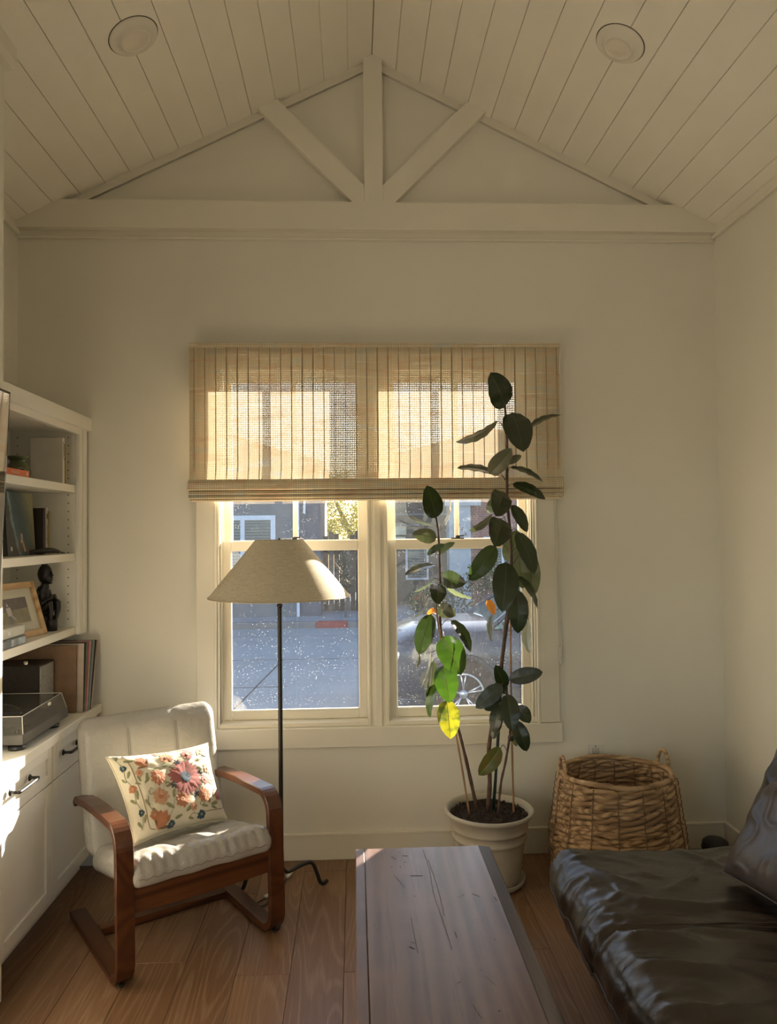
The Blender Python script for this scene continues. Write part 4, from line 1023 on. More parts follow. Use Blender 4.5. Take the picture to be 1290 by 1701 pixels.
# ================================================================== FLOOR LAMP
LX, LY = -.318, 3.215
lamp = thing('floor_lamp', 'slim black floor lamp with a wide conical linen shade in front of the left sash', 'floor lamp', (LX, LY, 0))
bm = B(); tube(bm, [(LX, LY, .13), (LX, LY, .75), (LX, LY, 1.26), (LX, LY, 1.42)], [.0095, .0095, .0095, .0085], 14); tube(bm, [(LX, LY, 1.235), (LX, LY, 1.242), (LX, LY, 1.249)], [.010, .0135, .010], 14); obj('pole', bm, black_metal, lamp, smooth=True)
for k, a in enumerate((52, 155, 272)):
    a = math.radians(a); d = Vector((math.cos(a), math.sin(a), 0)); o3 = Vector((LX, LY, 0))
    if k == 0: d = Vector((.165, .145, 0)) / .2
    if k == 1: d = Vector((-.185, .11, 0)) / .2
    pth = smooth_path([o3 + d * .0 + Vector((0, 0, .150)), o3 + d * .03 + Vector((0, 0, .118)), o3 + d * .09 + Vector((0, 0, .124)), o3 + d * .145 + Vector((0, 0, .118)), o3 + d * .172 + Vector((0, 0, .065)), o3 + d * .188 + Vector((0, 0, .020)), o3 + d * .205 + Vector((0, 0, .009)), o3 + d * .225 + Vector((0, 0, .013))], 5)
    bm = B(); tube(bm, pth, .0085, 10); obj('leg', bm, black_metal, lamp, smooth=True)
def m_linen():
    m = M('linen_shade'); m.n.remove(m.p); v = m.coord('Object')
    a = m.noise(m.coord('Object', (300, 300, 40)), 1.0, 3); b_ = m.noise(m.coord('Object', (40, 40, 300)), 1.0, 3)
    c = m.ramp(m.math('MULTIPLY', m.math('ADD', a, b_), .5), [(.35, (.66, .57, .42)), (.65, (.84, .77, .62))])
    df = m.new('ShaderNodeBsdfDiffuse'); tn = m.new('ShaderNodeBsdfTranslucent'); m.l.new(c, df.inputs[0]); m.l.new(c, tn.inputs[0])
    mx = m.new('ShaderNodeMixShader'); mx.inputs[0].default_value = .10; m.l.new(df.outputs[0], mx.inputs[1]); m.l.new(tn.outputs[0], mx.inputs[2])
    m.l.new(mx.outputs[0], m.out.inputs[0]); return m.m
linen = m_linen()
bm = B(); lathe(bm, [(.298, 1.280), (.200, 1.400), (.102, 1.520), (.1005, 1.520), (.198, 1.399), (.296, 1.280), (.298, 1.280)], (LX, LY, 0), 80)
shd = obj('lamp_shade', bm, linen, lamp, smooth=False); auto(shd, 40)
bm = B(); lathe(bm, [(.2985, 1.279), (.2985, 1.284), (.296, 1.284)], (LX, LY, 0), 80); lathe(bm, [(.1025, 1.517), (.1025, 1.5215), (.0995, 1.5215)], (LX, LY, 0), 60); obj('rim_band', bm, plain('linen_tape', (.62, .52, .36), .8), shd, smooth=True)
bm = B()
for k in range(3):
    a = 2 * PI * k / 3 + .4; tube(bm, [(LX, LY, 1.50), (LX + .101 * math.cos(a), LY + .101 * math.sin(a), 1.508)], .0016, 6)
tube(bm, [(LX, LY, 1.42), (LX, LY, 1.53)], .003, 8); lathe(bm, [(.006, 0), (.008, .005), (.003, .010)], (LX, LY, 1.516), 12, True, True); obj('spider', bm, black_metal, lamp, smooth=True)
bm = B(); lathe(bm, [(.012, 0), (.016, .02), (.028, .05), (.030, .07), (.02, .09), (.001, .097)], (LX, LY, 1.375), 20, True); obj('bulb', bm, plain('bulb_glass', (.8, .78, .72), .2), lamp, smooth=True)
# cord
t = thing('lamp_cord', 'looped black lamp cord with two white plug ends on the floor behind the chair leg', 'cord', (-.40, 3.30, 0))
bm = B(); tube(bm, smooth_path([(-.315, 3.40, .012), (-.33, 3.33, .006), (-.36, 3.28, .005), (-.395, 3.245, .004), (-.42, 3.21, .004), (-.415, 3.175, .004), (-.385, 3.19, .005), (-.37, 3.235, .006)], 6), .0035, 8); obj('cable', bm, black_plastic, t, smooth=True)
bm = B(); tube(bm, [(-.392, 3.252, .009), (-.36, 3.285, .009)], .008, 10); obj('plug', bm, white_plastic, t, smooth=True)
bm = B(); tube(bm, [(-.312, 3.42, .016), (-.292, 3.47, .024)], .009, 10); obj('plug', bm, white_plastic, t, smooth=True)

# ================================================================== POT AND PLANT
PX, PY = .586, 3.352
glz = plain('pot_glaze', (.47, .43, .34), .32, .12, 9, bump=.06, bscale=40)
pot = thing('plant_pot', 'round glazed cream ceramic pot with two raised rings holding the rubber plant', 'pot', (PX, PY, .012))
bm = B()
lathe(bm, [(.002, .012), (.128, .012), (.132, .020), (.140, .07), (.148, .13), (.156, .185), (.1585, .196), (.164, .198), (.166, .203), (.163, .209), (.160, .213), (.164, .240), (.169, .242), (.171, .247), (.168, .253), (.171, .268), (.180, .290), (.190, .303), (.1965, .306), (.199, .313), (.196, .320), (.188, .322), (.181, .317), (.175, .302), (.170, .28)], (PX, PY, 0), 72)
obj('pot_wall', bm, glz, pot, smooth=True)
def soil_mat():
    m = M('potting_soil'); v = m.coord('Object'); n_ = m.noise(v, 130, 4, .8)
    m.base(m.ramp(n_, [(.3, (.018, .011, .007)), (.6, (.05, .03, .018)), (.75, (.13, .09, .06))])); m.set(Roughness=.95); m.bump(n_, .8, .008); return m.m
bm = B(); ns = 30; c0 = bm.verts.new((PX, PY, .300)); prev = None
for r_i in range(1, 15):
    r = .1735 * r_i / 14; cur = []
    for k in range(48):
        a = 2 * PI * k / 48; p = Vector((PX + r * math.cos(a), PY + r * math.sin(a), 0)); z = .294 + .010 * noise.noise(p * 45) + .006 * noise.noise(p * 110) + .006 * (1 - r_i / 14)
        cur.append(bm.verts.new((p.x, p.y, z)))
    for k in range(48):
        if prev is None: bm.faces.new((c0, cur[k], cur[(k + 1) % 48]))
        else: bm.faces.new((prev[k], cur[k], cur[(k + 1) % 48], prev[(k + 1) % 48]))
    prev = cur
for k in range(260):
    a = rnd.uniform(0, 2 * PI); r = .165 * math.sqrt(rnd.random()); s = rnd.uniform(.002, .006); x_, y_ = PX + r * math.cos(a), PY + r * math.sin(a)
    rr = bmesh.ops.create_icosphere(bm, subdivisions=1, radius=s)
    bmesh.ops.translate(bm, vec=(x_, y_, .300 + rnd.uniform(0, .004)), verts=rr['verts'])
o = obj('soil', bm, soil_mat(), pot, smooth=False); o['kind'] = 'stuff'
sa = thing('pot_saucer', 'round cream ceramic saucer under the plant pot', 'saucer', (PX, PY, 0))
bm = B(); lathe(bm, [(.12, .0005), (.138, .001), (.150, .010), (.155, .028), (.153, .032), (.149, .029), (.142, .013), (.12, .0112), (.002, .0112)], (PX, PY, 0), 64); obj('saucer_dish', bm, glz, sa, smooth=True)
LEAVES = [
 ('R','d',[0.683, 3.35, 2.107],[0.59, 3.179, 2.226],0.123,0,[0.69, 3.35, 2.042]),
 ('R','d',[0.705, 3.3, 2.072],[0.711, 3.117, 1.881],0.132,0,[0.694, 3.35, 1.938]),
 ('R','p',[0.649, 3.35, 2.042],[0.456, 3.325, 1.945],0.104,1.17,[0.686, 3.35, 1.982]),
 ('R','d',[0.79, 3.37, 2.009],[0.943, 3.35, 2.073],0.084,1.17,[0.694, 3.35, 1.965]),
 ('R','p',[0.599, 3.29, 1.801],[0.682, 3.219, 1.905],0.084,0,[0.681, 3.35, 1.781]),
 ('R','p',[0.682, 3.39, 1.861],[0.763, 3.38, 1.889],0.043,0.5,[0.69, 3.35, 1.835]),
 ('R','d',[0.654, 3.35, 1.797],[0.461, 3.327, 1.832],0.095,1.07,[0.681, 3.35, 1.775]),
 ('R','d',[0.703, 3.35, 1.835],[0.848, 3.331, 1.768],0.08,1.09,[0.692, 3.35, 1.808]),
 ('R','d',[0.713, 3.35, 1.759],[0.857, 3.331, 1.689],0.081,0.75,[0.688, 3.35, 1.737]),
 ('R','d',[0.656, 3.3, 1.722],[0.593, 3.129, 1.612],0.106,0,[0.685, 3.35, 1.689]),
 ('R','b',[0.641, 3.39, 1.707],[0.635, 3.485, 1.63],0.065,0,[0.682, 3.35, 1.675]),
 ('R','d',[0.709, 3.35, 1.664],[0.772, 3.333, 1.542],0.069,0.37,[0.687, 3.35, 1.64]),
 ('R','p',[0.618, 3.35, 1.622],[0.512, 3.335, 1.55],0.062,0.98,[0.678, 3.35, 1.608]),
 ('R','d',[0.649, 3.3, 1.602],[0.583, 3.113, 1.486],0.116,0,[0.686, 3.35, 1.575]),
 ('R','b',[0.74, 3.4, 1.553],[0.721, 3.52, 1.404],0.103,0,[0.69, 3.35, 1.521]),
 ('R','d',[0.725, 3.33, 1.542],[0.797, 3.306, 1.358],0.1,0.44,[0.693, 3.35, 1.508]),
 ('R','g0',[0.629, 3.33, 1.482],[0.505, 3.307, 1.332],0.096,0.01,[0.69, 3.35, 1.462]),
 ('R','b',[0.75, 3.4, 1.465],[0.768, 3.422, 1.283],0.09,0.44,[0.697, 3.35, 1.432]),
 ('R','b',[0.807, 3.41, 1.442],[0.815, 3.433, 1.248],0.096,0.54,[0.705, 3.35, 1.392]),
 ('R','d',[0.664, 3.28, 1.411],[0.625, 3.181, 1.206],0.123,0,[0.696, 3.35, 1.37]),
 ('R','d',[0.736, 3.37, 1.344],[0.819, 3.349, 1.196],0.086,0.97,[0.704, 3.35, 1.335]),
 ('R','d',[0.714, 3.3, 1.288],[0.712, 3.277, 1.1],0.098,0,[0.704, 3.35, 1.3]),
 ('R','o',[0.599, 3.38, 1.24],[0.624, 3.355, 1.174],0.041,0,[0.689, 3.35, 1.225]),
 ('R','d',[0.621, 3.37, 1.181],[0.608, 3.354, 1.054],0.065,1.19,[0.683, 3.35, 1.19]),
 ('R','b',[0.779, 3.37, 1.151],[0.787, 3.389, 0.992],0.078,1.18,[0.702, 3.35, 1.203]),
 ('R','b',[0.71, 3.38, 1.292],[0.783, 3.392, 1.214],0.052,0.58,[0.701, 3.35, 1.289]),
 ('T','s',[0.672, 3.29, 0.897],[0.817, 3.272, 0.931],0.076,0.35,[0.667, 3.31, 0.858]),
 ('T','d',[0.659, 3.31, 0.856],[0.607, 3.255, 0.967],0.064,0,[0.664, 3.31, 0.837]),
 ('T','s',[0.638, 3.27, 0.88],[0.518, 3.252, 0.785],0.077,0.16,[0.664, 3.31, 0.843]),
 ('T','s',[0.646, 3.33, 0.791],[0.561, 3.291, 0.77],0.048,0,[0.664, 3.31, 0.811]),
 ('T','d',[0.651, 3.23, 0.847],[0.657, 3.173, 0.705],0.088,0,[0.669, 3.31, 0.821]),
 ('T','d',[0.626, 3.28, 0.792],[0.597, 3.265, 0.674],0.063,0.58,[0.666, 3.31, 0.798]),
 ('T','d',[0.637, 3.29, 0.743],[0.594, 3.277, 0.643],0.056,0.86,[0.668, 3.31, 0.771]),
 ('T','d',[0.712, 3.3, 0.778],[0.739, 3.203, 0.728],0.069,0,[0.674, 3.31, 0.784]),
 ('T','d',[0.691, 3.27, 0.723],[0.738, 3.253, 0.594],0.072,0.17,[0.676, 3.31, 0.732]),
 ('T','ol',[0.624, 3.26, 0.61],[0.523, 3.229, 0.504],0.081,0,[0.66, 3.31, 0.585]),
 ('T','b',[0.697, 3.34, 0.665],[0.712, 3.349, 0.588],0.038,0.79,[0.675, 3.31, 0.692]),
 ('T','d',[0.629, 3.33, 0.887],[0.651, 3.257, 0.841],0.053,0,[0.667, 3.31, 0.824]),
 ('L','d',[0.364, 3.33, 1.61],[0.314, 3.218, 1.746],0.096,0,[0.366, 3.33, 1.578]),
 ('L','p',[0.381, 3.34, 1.554],[0.429, 3.323, 1.69],0.072,1.19,[0.374, 3.33, 1.53]),
 ('L','p',[0.364, 3.33, 1.576],[0.237, 3.314, 1.625],0.067,1.33,[0.371, 3.33, 1.551]),
 ('L','p',[0.363, 3.31, 1.522],[0.251, 3.233, 1.542],0.069,0,[0.373, 3.33, 1.503]),
 ('L','s',[0.395, 3.29, 1.493],[0.317, 3.279, 1.447],0.045,0.87,[0.376, 3.33, 1.466]),
 ('L','s',[0.375, 3.35, 1.447],[0.447, 3.339, 1.5],0.045,0.86,[0.375, 3.33, 1.434]),
 ('L','s',[0.361, 3.33, 1.402],[0.221, 3.313, 1.36],0.073,1.16,[0.377, 3.33, 1.383]),
 ('L','d',[0.379, 3.3, 1.35],[0.471, 3.189, 1.327],0.082,0,[0.38, 3.33, 1.356]),
 ('L','b',[0.357, 3.35, 1.34],[0.261, 3.364, 1.278],0.057,1.24,[0.377, 3.33, 1.327]),
 ('L','d',[0.362, 3.27, 1.323],[0.342, 3.148, 1.246],0.078,0,[0.379, 3.33, 1.303]),
 ('L','b',[0.411, 3.35, 1.301],[0.526, 3.365, 1.247],0.062,1.22,[0.379, 3.33, 1.277]),
 ('L','p',[0.33, 3.33, 1.261],[0.251, 3.315, 1.166],0.063,1.31,[0.376, 3.33, 1.247]),
 ('L','p',[0.367, 3.3, 1.219],[0.427, 3.198, 1.189],0.069,0,[0.378, 3.33, 1.215]),
 ('L','o',[0.357, 3.36, 1.202],[0.319, 3.329, 1.185],0.027,0,[0.375, 3.33, 1.197]),
 ('L','d',[0.334, 3.3, 1.187],[0.277, 3.278, 1.016],0.092,0.34,[0.369, 3.33, 1.162]),
 ('L','d',[0.423, 3.31, 1.159],[0.506, 3.29, 1.02],0.083,0.88,[0.38, 3.33, 1.13]),
 ('L','g',[0.385, 3.27, 1.093],[0.435, 3.112, 0.956],0.126,0,[0.384, 3.33, 1.098]),
 ('L','g2',[0.385, 3.3, 0.961],[0.392, 3.163, 0.831],0.111,0,[0.388, 3.33, 0.966]),
 ('L','y',[0.395, 3.29, 0.813],[0.397, 3.179, 0.676],0.105,0,[0.41, 3.33, 0.812]),
 ('L','b',[0.344, 3.34, 0.975],[0.314, 3.36, 0.807],0.084,0.92,[0.38, 3.33, 0.984]),
 ('L','p',[0.338, 3.36, 1.01],[0.292, 3.341, 0.86],0.081,1.12,[0.381, 3.33, 1.003]),
 ('L','d',[0.355, 3.33, 0.879],[0.322, 3.311, 0.734],0.077,1.11,[0.393, 3.33, 0.892]),
 ('L','p',[0.282, 3.36, 1.005],[0.272, 3.352, 0.943],0.033,0.95,[0.368, 3.33, 1.051]),
]
STEM_R = [(0.581, 3.35, 0.313), (0.591, 3.35, 0.432), (0.59, 3.35, 0.591), (0.629, 3.35, 0.808), (0.668, 3.35, 1.07), (0.698, 3.35, 1.27), (0.701, 3.35, 1.499), (0.688, 3.35, 1.689), (0.691, 3.35, 1.919), (0.69, 3.35, 2.042), (0.683, 3.35, 2.107)]
STEM_T = [(0.619, 3.31, 0.313), (0.634, 3.31, 0.444), (0.657, 3.31, 0.543), (0.678, 3.31, 0.679), (0.669, 3.31, 0.798), (0.664, 3.31, 0.864)]
STEM_L = [(0.529, 3.33, 0.324), (0.494, 3.33, 0.493), (0.462, 3.33, 0.639), (0.423, 3.33, 0.785), (0.391, 3.33, 0.997), (0.377, 3.33, 1.157), (0.379, 3.33, 1.343), (0.374, 3.33, 1.543), (0.364, 3.33, 1.61)]
STAKE_G = [(0.609, 3.37, 0.297), (0.632, 3.37, 0.584), (0.663, 3.37, 1.013), (0.706, 3.37, 1.336)]
STAKE_B1 = [(0.692, 3.33, 0.299), (0.689, 3.33, 0.621), (0.689, 3.33, 0.966), (0.693, 3.33, 1.272)]
STAKE_B2 = [(0.492, 3.31, 0.311), (0.46, 3.31, 0.527), (0.425, 3.31, 0.737), (0.384, 3.31, 1.001), (0.355, 3.31, 1.231)]

plant = thing('rubber_plant', 'tall dark-leaved rubber plant of three staked stems growing in the cream pot', 'plant', (PX, PY, .30))
bark = plain('plant_bark', (.10, .055, .035), .7, .35, 40, bump=.4, bscale=120)
bamboo = plain('bamboo', (.34, .19, .10), .5, .15, 20)
def stem(nm, pts, r0, r1, mat, n=5):
    P3 = smooth_path(pts, n); m_ = len(P3); bm = B()
    tube(bm, P3, [r0 + (r1 - r0) * i / (m_ - 1) + (.0006 * math.sin(i * 2.1)) for i in range(m_)], 10); return obj(nm, bm, mat, plant, smooth=True)
stem('stem', STEM_R, .0105, .0045, bark); stem('stem', STEM_T, .0055, .0045, bark); stem('stem', STEM_L, .0085, .004, bark)
stem('bamboo_stake', STAKE_B1, .0045, .0040, bamboo); stem('bamboo_stake', STAKE_B2, .0045, .0040, bamboo)
stem('green_stake', STAKE_G, .0068, .0068, plain('green_stake', (.012, .035, .028), .45), 3)
bm = B(); lathe(bm, [(.013, 0), (.014, .012), (.013, .022)], (.683, 3.325, .622), 14, True, True); obj('stake_clip', bm, plain('clip_green', (.03, .06, .03), .4), plant)
def m_leaf(name, top, under, tr, trw, rough=.30, spots=None, bands=False):
    m = M(name); p_ = m.p; v = m.coord('Object')
    geo = m.new('ShaderNodeNewGeometry')
    n_ = m.noise(v, 18, 3)
    ct_ = m.ramp(n_, [(.3, tuple(c * .8 for c in top)), (.7, tuple(c * 1.2 for c in top))])
    if spots: ct_ = m.mix(m.ramp(m.noise(v, 26, 3, .6), [(.46, (0, 0, 0)), (.6, (1, 1, 1))]), ct_, spots)
    c = m.mix(geo.outputs['Backfacing'], ct_, under)
    m.base(c); m.set(Roughness=rough); p_.inputs['Coat Weight'].default_value = .25; p_.inputs['Coat Roughness'].default_value = .25
    tn = m.new('ShaderNodeBsdfTranslucent'); tn.inputs[0].default_value = (*tr, 1)
    if spots:
        tcol = m.mix(m.ramp(m.noise(v, 26, 3, .6), [(.46, (0, 0, 0)), (.6, (1, 1, 1))]), tr, tuple(min(1, s * 1.6) for s in spots)); m.l.new(tcol, tn.inputs[0])
    mx = m.new('ShaderNodeMixShader'); mx.inputs[0].default_value = trw; m.l.new(p_.outputs[0], mx.inputs[1]); m.l.new(tn.outputs[0], mx.inputs[2])
    m.l.new(mx.outputs[0], m.out.inputs[0])
    wv = m.noise(m.coord('Object', (1, 1, 1)), 60, 2); m.bump(wv, .12, .002)
    return m.m
LK = {'d': m_leaf('leaf_dark', (.020, .028, .012), (.055, .06, .03), (.05, .10, .01), .10),
      'p': m_leaf('leaf_grey', (.050, .058, .038), (.16, .16, .10), (.12, .15, .05), .12),
      'b': m_leaf('leaf_back', (.08, .09, .045), (.17, .18, .095), (.2, .25, .08), .22),
      's': m_leaf('leaf_slate', (.032, .042, .038), (.09, .095, .065), (.06, .09, .03), .10),
      'g0': m_leaf('leaf_moss', (.028, .045, .012), (.08, .10, .04), (.08, .14, .02), .14),
      'g': m_leaf('leaf_green', (.035, .085, .008), (.09, .16, .03), (.05, .115, .010), .34),
      'g2': m_leaf('leaf_bright_green', (.05, .12, .012), (.10, .2, .03), (.06, .145, .010), .34),
      'y': m_leaf('leaf_yellow', (.42, .38, .03), (.42, .38, .05), (.42, .39, .02), .36, spots=(.10, .13, .015)),  # green spots put cast shadows into the leaf colour
      'o': m_leaf('leaf_orange', (.42, .14, .02), (.4, .15, .04), (.75, .28, .04), .45),
      'ol': m_leaf('leaf_olive', (.07, .085, .02), (.12, .12, .05), (.2, .22, .04), .25, spots=(.15, .10, .02))}
rib_d = plain('midrib_dark', (.07, .09, .035), .4); rib_l = plain('midrib_light', (.30, .34, .10), .4); petm = plain('petiole', (.10, .05, .03), .5)
def leaf(k, base, tip, wd, roll, att, seed):
    Bv, Tv, Av = Vector(base), Vector(tip), Vector(att)
    a = Tv - Bv; L = a.length; a.normalize()
    n0 = Vector((0, -1, 0)); n0 = (n0 - a * n0.dot(a)).normalized(); s0 = a.cross(n0)
    best = None
    for sg in (-1, 1):
        nn2 = (n0 * math.cos(roll) + s0 * math.sin(roll) * sg).normalized()
        sc_ = nn2.z if k not in ('p', 'b') else -nn2.z
        if best is None or sc_ > best[0]: best = (sc_, nn2)
    nn2 = best[1]; s = a.cross(nn2).normalized()
    rr = random.Random(seed); bend = (.05 + .05 * rr.random()) * L; tw = rr.uniform(-.15, .15)
    bm = B(); us = (-1, -.82, -.5, -.2, -.035, .035, .2, .5, .82, 1); N = 14; rows_ = []
    for i in range(N + 1):
        t = i / N
        hwid = .5 * wd * (max(0.0, math.sin(PI * (t ** .94))) ** .54) * (1 - .12 * t)
        if i == 0: hwid = .0012
        if i == N: hwid = .0006
        ctr = Bv + a * (L * t) + nn2 * (bend * (math.sin(PI * t) - .15 * t))
        ca, sn = math.cos(tw * t), math.sin(tw * t); s2 = s * ca + nn2 * sn; n3 = nn2 * ca - s * sn
        row = []
        for u in us:
            dep = .20 * abs(u) ** 1.3 - .10 * abs(u) ** 3
            wavy = .020 * wd * math.sin(t * 26 + (3 if u > 0 else 0)) * abs(u)
            row.append(bm.verts.new(ctr + s2 * (u * hwid) + n3 * (dep * hwid + wavy * (hwid > .004))))
        rows_.append(row)
    for i in range(N):
        for j in range(9):
            f = bm.faces.new((rows_[i][j], rows_[i][j + 1], rows_[i + 1][j + 1], rows_[i + 1][j])); f.material_index = 1 if j == 4 else 0
    # drip tip
    f = bm.faces.new((rows_[N][3], rows_[N][6], bm.verts.new(Bv + a * (L * 1.05) - nn2 * .003)))
    mid = (Av + Bv) / 2 + Vector((0, 0, .25 * (Av - Bv).length))
    tube(bm, smooth_path([Av, mid, Bv, Bv + a * (.04 * L) + nn2 * (bend * .1)], 4), .0016, 6, mi=2)
    me = bpy.data.meshes.new('leaf'); bmesh.ops.transform(bm, matrix=MW[plant].inverted(), verts=bm.verts)
    for f in bm.faces: f.smooth = True
    # orient so that the upper surface is the front face
    bm.normal_update()
    ref = [f for f in bm.faces if f.material_index == 0][40]
    if ref.normal.dot(nn2) < 0: bmesh.ops.reverse_faces(bm, faces=[f for f in bm.faces if f.material_index < 2])
    if k == 'b' or k == 'p':
        up = nn2 if nn2.z > 0 else -nn2
        bm.normal_update()
        if ref.normal.dot(up) < 0: bmesh.ops.reverse_faces(bm, faces=[f for f in bm.faces if f.material_index < 2])
    bm.to_mesh(me); bm.free()
    for m_ in (LK[k], rib_l if k in ('g', 'g2', 'y', 'ol') else rib_d, petm): me.materials.append(m_)
    o = bpy.data.objects.new('leaf', me); link(o, plant)
    lab = {'y': 'yellow leaf with painted shadow patches', 'o': 'orange withered leaf', 'g2': 'bright green leaf', 'ol': 'olive leaf with a yellow middle'}.get(k)
    if lab: o['label'] = lab
for i, (st, k, b_, t_, wd, roll, at) in enumerate(LEAVES): leaf(k, b_, t_, wd, roll, at, i + 3)
bm = B(); tube(bm, [STEM_R[-1], (STEM_R[-1][0] - .004, 3.345, STEM_R[-1][2] + .03)], [.004, .0005], 8); obj('bud', bm, petm, plant, smooth=True)

# ================================================================== BASKET
KX, KY = 1.146, 3.310
wick = m_wood('water_hyacinth', (.26, .155, .075), (.44, .28, .14), (.58, .39, .21), 'X', .75, 1.2)
bsk = thing('wicker_basket', 'large round wicker basket with two loop handles behind the sofa end', 'basket', (KX, KY, 0))
def brad(z): return .268 + .012 * math.sin(PI * min(1, z / .30)) - .030 * max(0, (z - .22) / .26) ** 1.4 - .02 * max(0, (.05 - z) / .05)
nr = 17; rr_ = random.Random(4)
for k in range(nr):
    z = .016 + k * .0272; bm = B(); R0 = brad(z)
    turns = 16; seg = 176; ph0 = rr_.uniform(0, PI)
    for st in (0, 1):
        pts = []
        for i in range(seg):
            a = 2 * PI * i / seg; ph = turns * a / 1.0 * .5 + st * PI + ph0 + .35 * math.sin(9 * a + k)
            tilt = .05 * math.cos(a + .6)
            pts.append((KX + (R0 + .0062 * math.cos(ph)) * math.cos(a) * 1.0, KY + (R0 + .0062 * math.cos(ph)) * math.sin(a) * .90, z + .0078 * math.sin(ph) - .020 * tilt * 0 + .004 * noise.noise(Vector((a * 2, k * .7, 1)))))
        tube(bm, pts, .0112, 7, closed=True, cap=False)
    obj('woven_row', bm, wick, bsk, smooth=True)
for k in range(16):
    a = 2 * PI * (k + .3) / 16; bm = B()
    for off, rad in ((.0185, .0022), (-.017, .0020)):
        tube(bm, [(KX + (brad(z) + off + .002 * math.sin(z * 230)) * math.cos(a), KY + (brad(z) + off + .002 * math.sin(z * 230)) * math.sin(a) * .90, z) for z in [.01 + .455 * i / 60 for i in range(61)]], rad, 5)
    obj('vertical_stay', bm, plain('stay', (.20, .12, .06), .8, .2, 30) if k == 0 else stay_m, bsk, smooth=True)
    if k == 0: stay_m = bpy.data.materials['stay']
bm = B(); R0 = brad(.475); pts = []
for i in range(160):
    a = 2 * PI * i / 160; pts.append((KX + R0 * math.cos(a), KY + R0 * math.sin(a) * .90, .478 + .003 * math.sin(a * 5)))
tube(bm, pts, [.0115 + .0012 * math.sin(i * 1.9) for i in range(160)], 8, closed=True, cap=False); obj('rim', bm, wick, bsk, smooth=True)
for a in (math.radians(184), math.radians(14)):
    c_, s_ = math.cos(a), math.sin(a); tx, ty = -s_, c_ * .9
    bm = B(); pts = []
    for i in range(19):
        b_ = PI * i / 18; pts.append((KX + (R0 + .004) * c_ + tx * .040 * math.cos(b_), KY + (R0 + .004) * s_ * .9 + ty * .040 * math.cos(b_), .482 + .072 * math.sin(b_)))
    pts = [(pts[0][0], pts[0][1], .41)] + pts + [(pts[-1][0], pts[-1][1], .41)]
    tube(bm, pts, [.0075 + .0009 * (i % 2) for i in range(len(pts))], 8); obj('handle', bm, wick, bsk, smooth=True)
bm = B(); lathe(bm, [(.001, .006), (.25, .006), (.252, .012), (.001, .012)], (0, 0, 0), 40)
for v in bm.verts: v.co = Vector((KX + v.co.x, KY + v.co.y * .9, v.co.z))
obj('basket_base', bm, wick, bsk)
# small black dome in the corner
t = thing('floor_speaker', 'small black domed object on the floor in the far right corner behind the sofa', 'speaker', (1.660, 3.46, 0))
bm = B(); lathe(bm, [(.055, .0005), (.058, .01), (.060, .080), (.056, .098), (.040, .110), (.02, .114), (.001, .115)], (1.660, 3.46, 0), 32, True); obj('dome_body', bm, black_plastic, t, smooth=True)
bm = B(); tube(bm, [(1.66 + .0605 * math.cos(2 * PI * k / 32), 3.46 + .0605 * math.sin(2 * PI * k / 32), .070) for k in range(32)], .002, 5, closed=True, cap=False); obj('seam_ring', bm, dark_hole, t, smooth=True)

# ================================================================== LOW TABLE
def m_table(name, axis='Y'):
    m = M(name); st = (14, .8, 8) if axis == 'Y' else (8, 14, .8)
    v = m.coord('Object', st, 17.0); vv = m.coord('Object')
    g = m.noise(v, 2.2, 5, .65); w_ = m.wave(m.coord('Object', (7, .5, 7), 9.0), .7, 18.0, 2, .6, 'X')
    c = m.ramp(w_, [(0, (.135, .080, .062)), (.5, (.165, .102, .080)), (1, (.190, .120, .096))])
    c = m.mix(m.ramp(g, [(.30, (.9, .9, .9)), (.52, (0, 0, 0))]), c, (.075, .05, .042))
    c = m.mix(m.ramp(m.noise(vv, 6, 3), [(.45, (0, 0, 0)), (.7, (.45, .45, .45))]), c, (.24, .135, .09))
    c = m.mix(m.ramp(m.noise(vv, 75, 3, .7), [(.70, (0, 0, 0)), (.76, (.8, .8, .8))]), c, (.05, .035, .028))
    sc_ = m.noise(m.coord('Object', (150, 4, 10), 3.0), 1.0, 3, .7)
    c = m.mix(m.ramp(sc_, [(.72, (0, 0, 0)), (.76, (.6, .6, .6))]), c, (.07, .05, .04))
    m.base(c); m.set(Roughness=.36); m.p.inputs['Specular IOR Level'].default_value = .42
    m.bump(m.math('ADD', m.math('MULTIPLY', g, .5), m.math('MULTIPLY', m.noise(vv, 9, 4), .9)), .10, .004); return m.m
tabm = m_table('worn_pine'); tab_edge = m_wood('worn_pine_edge', (.06, .045, .04), (.12, .09, .078), (.17, .135, .12), 'Y', .5, dist=9)
tab = thing('coffee_table', 'long low worn wooden coffee table between the armchair and the sofa', 'table', (.21, 1.95, 0))
TZ = .46; ty0, ty1 = 1.22, 2.622
bm = B(); box(bm, .026, .420, ty0, ty1, TZ - .042, TZ - .0004, .0012); obj('top_board', bm, tabm, tab)
bm = B(); box(bm, -.006, .0254, ty0, ty1 + .001, TZ - .042, TZ - .0002, .003); obj('edge_board', bm, tabm, tab)
bm = B(); prism(bm, [(.4203, TZ - .042), (.458, TZ - .042), (.461, TZ - .012), (.457, TZ - .006), (.4203, TZ - .0005)], ty0, ty1 + .001, 'y'); obj('edge_board', bm, tab_edge, tab)
orange_side = m_wood('orange_pine', (.28, .12, .04), (.40, .18, .07), (.5, .25, .1), 'Y', .45)
bm = B(); box(bm, .000, .022, ty0 + .03, ty1 - .02, .30, TZ - .042, .001); obj('side_apron', bm, orange_side, tab)
bm = B(); box(bm, .415, .437, ty0 + .03, ty1 - .02, .30, TZ - .042, .001); obj('side_apron', bm, orange_side, tab)
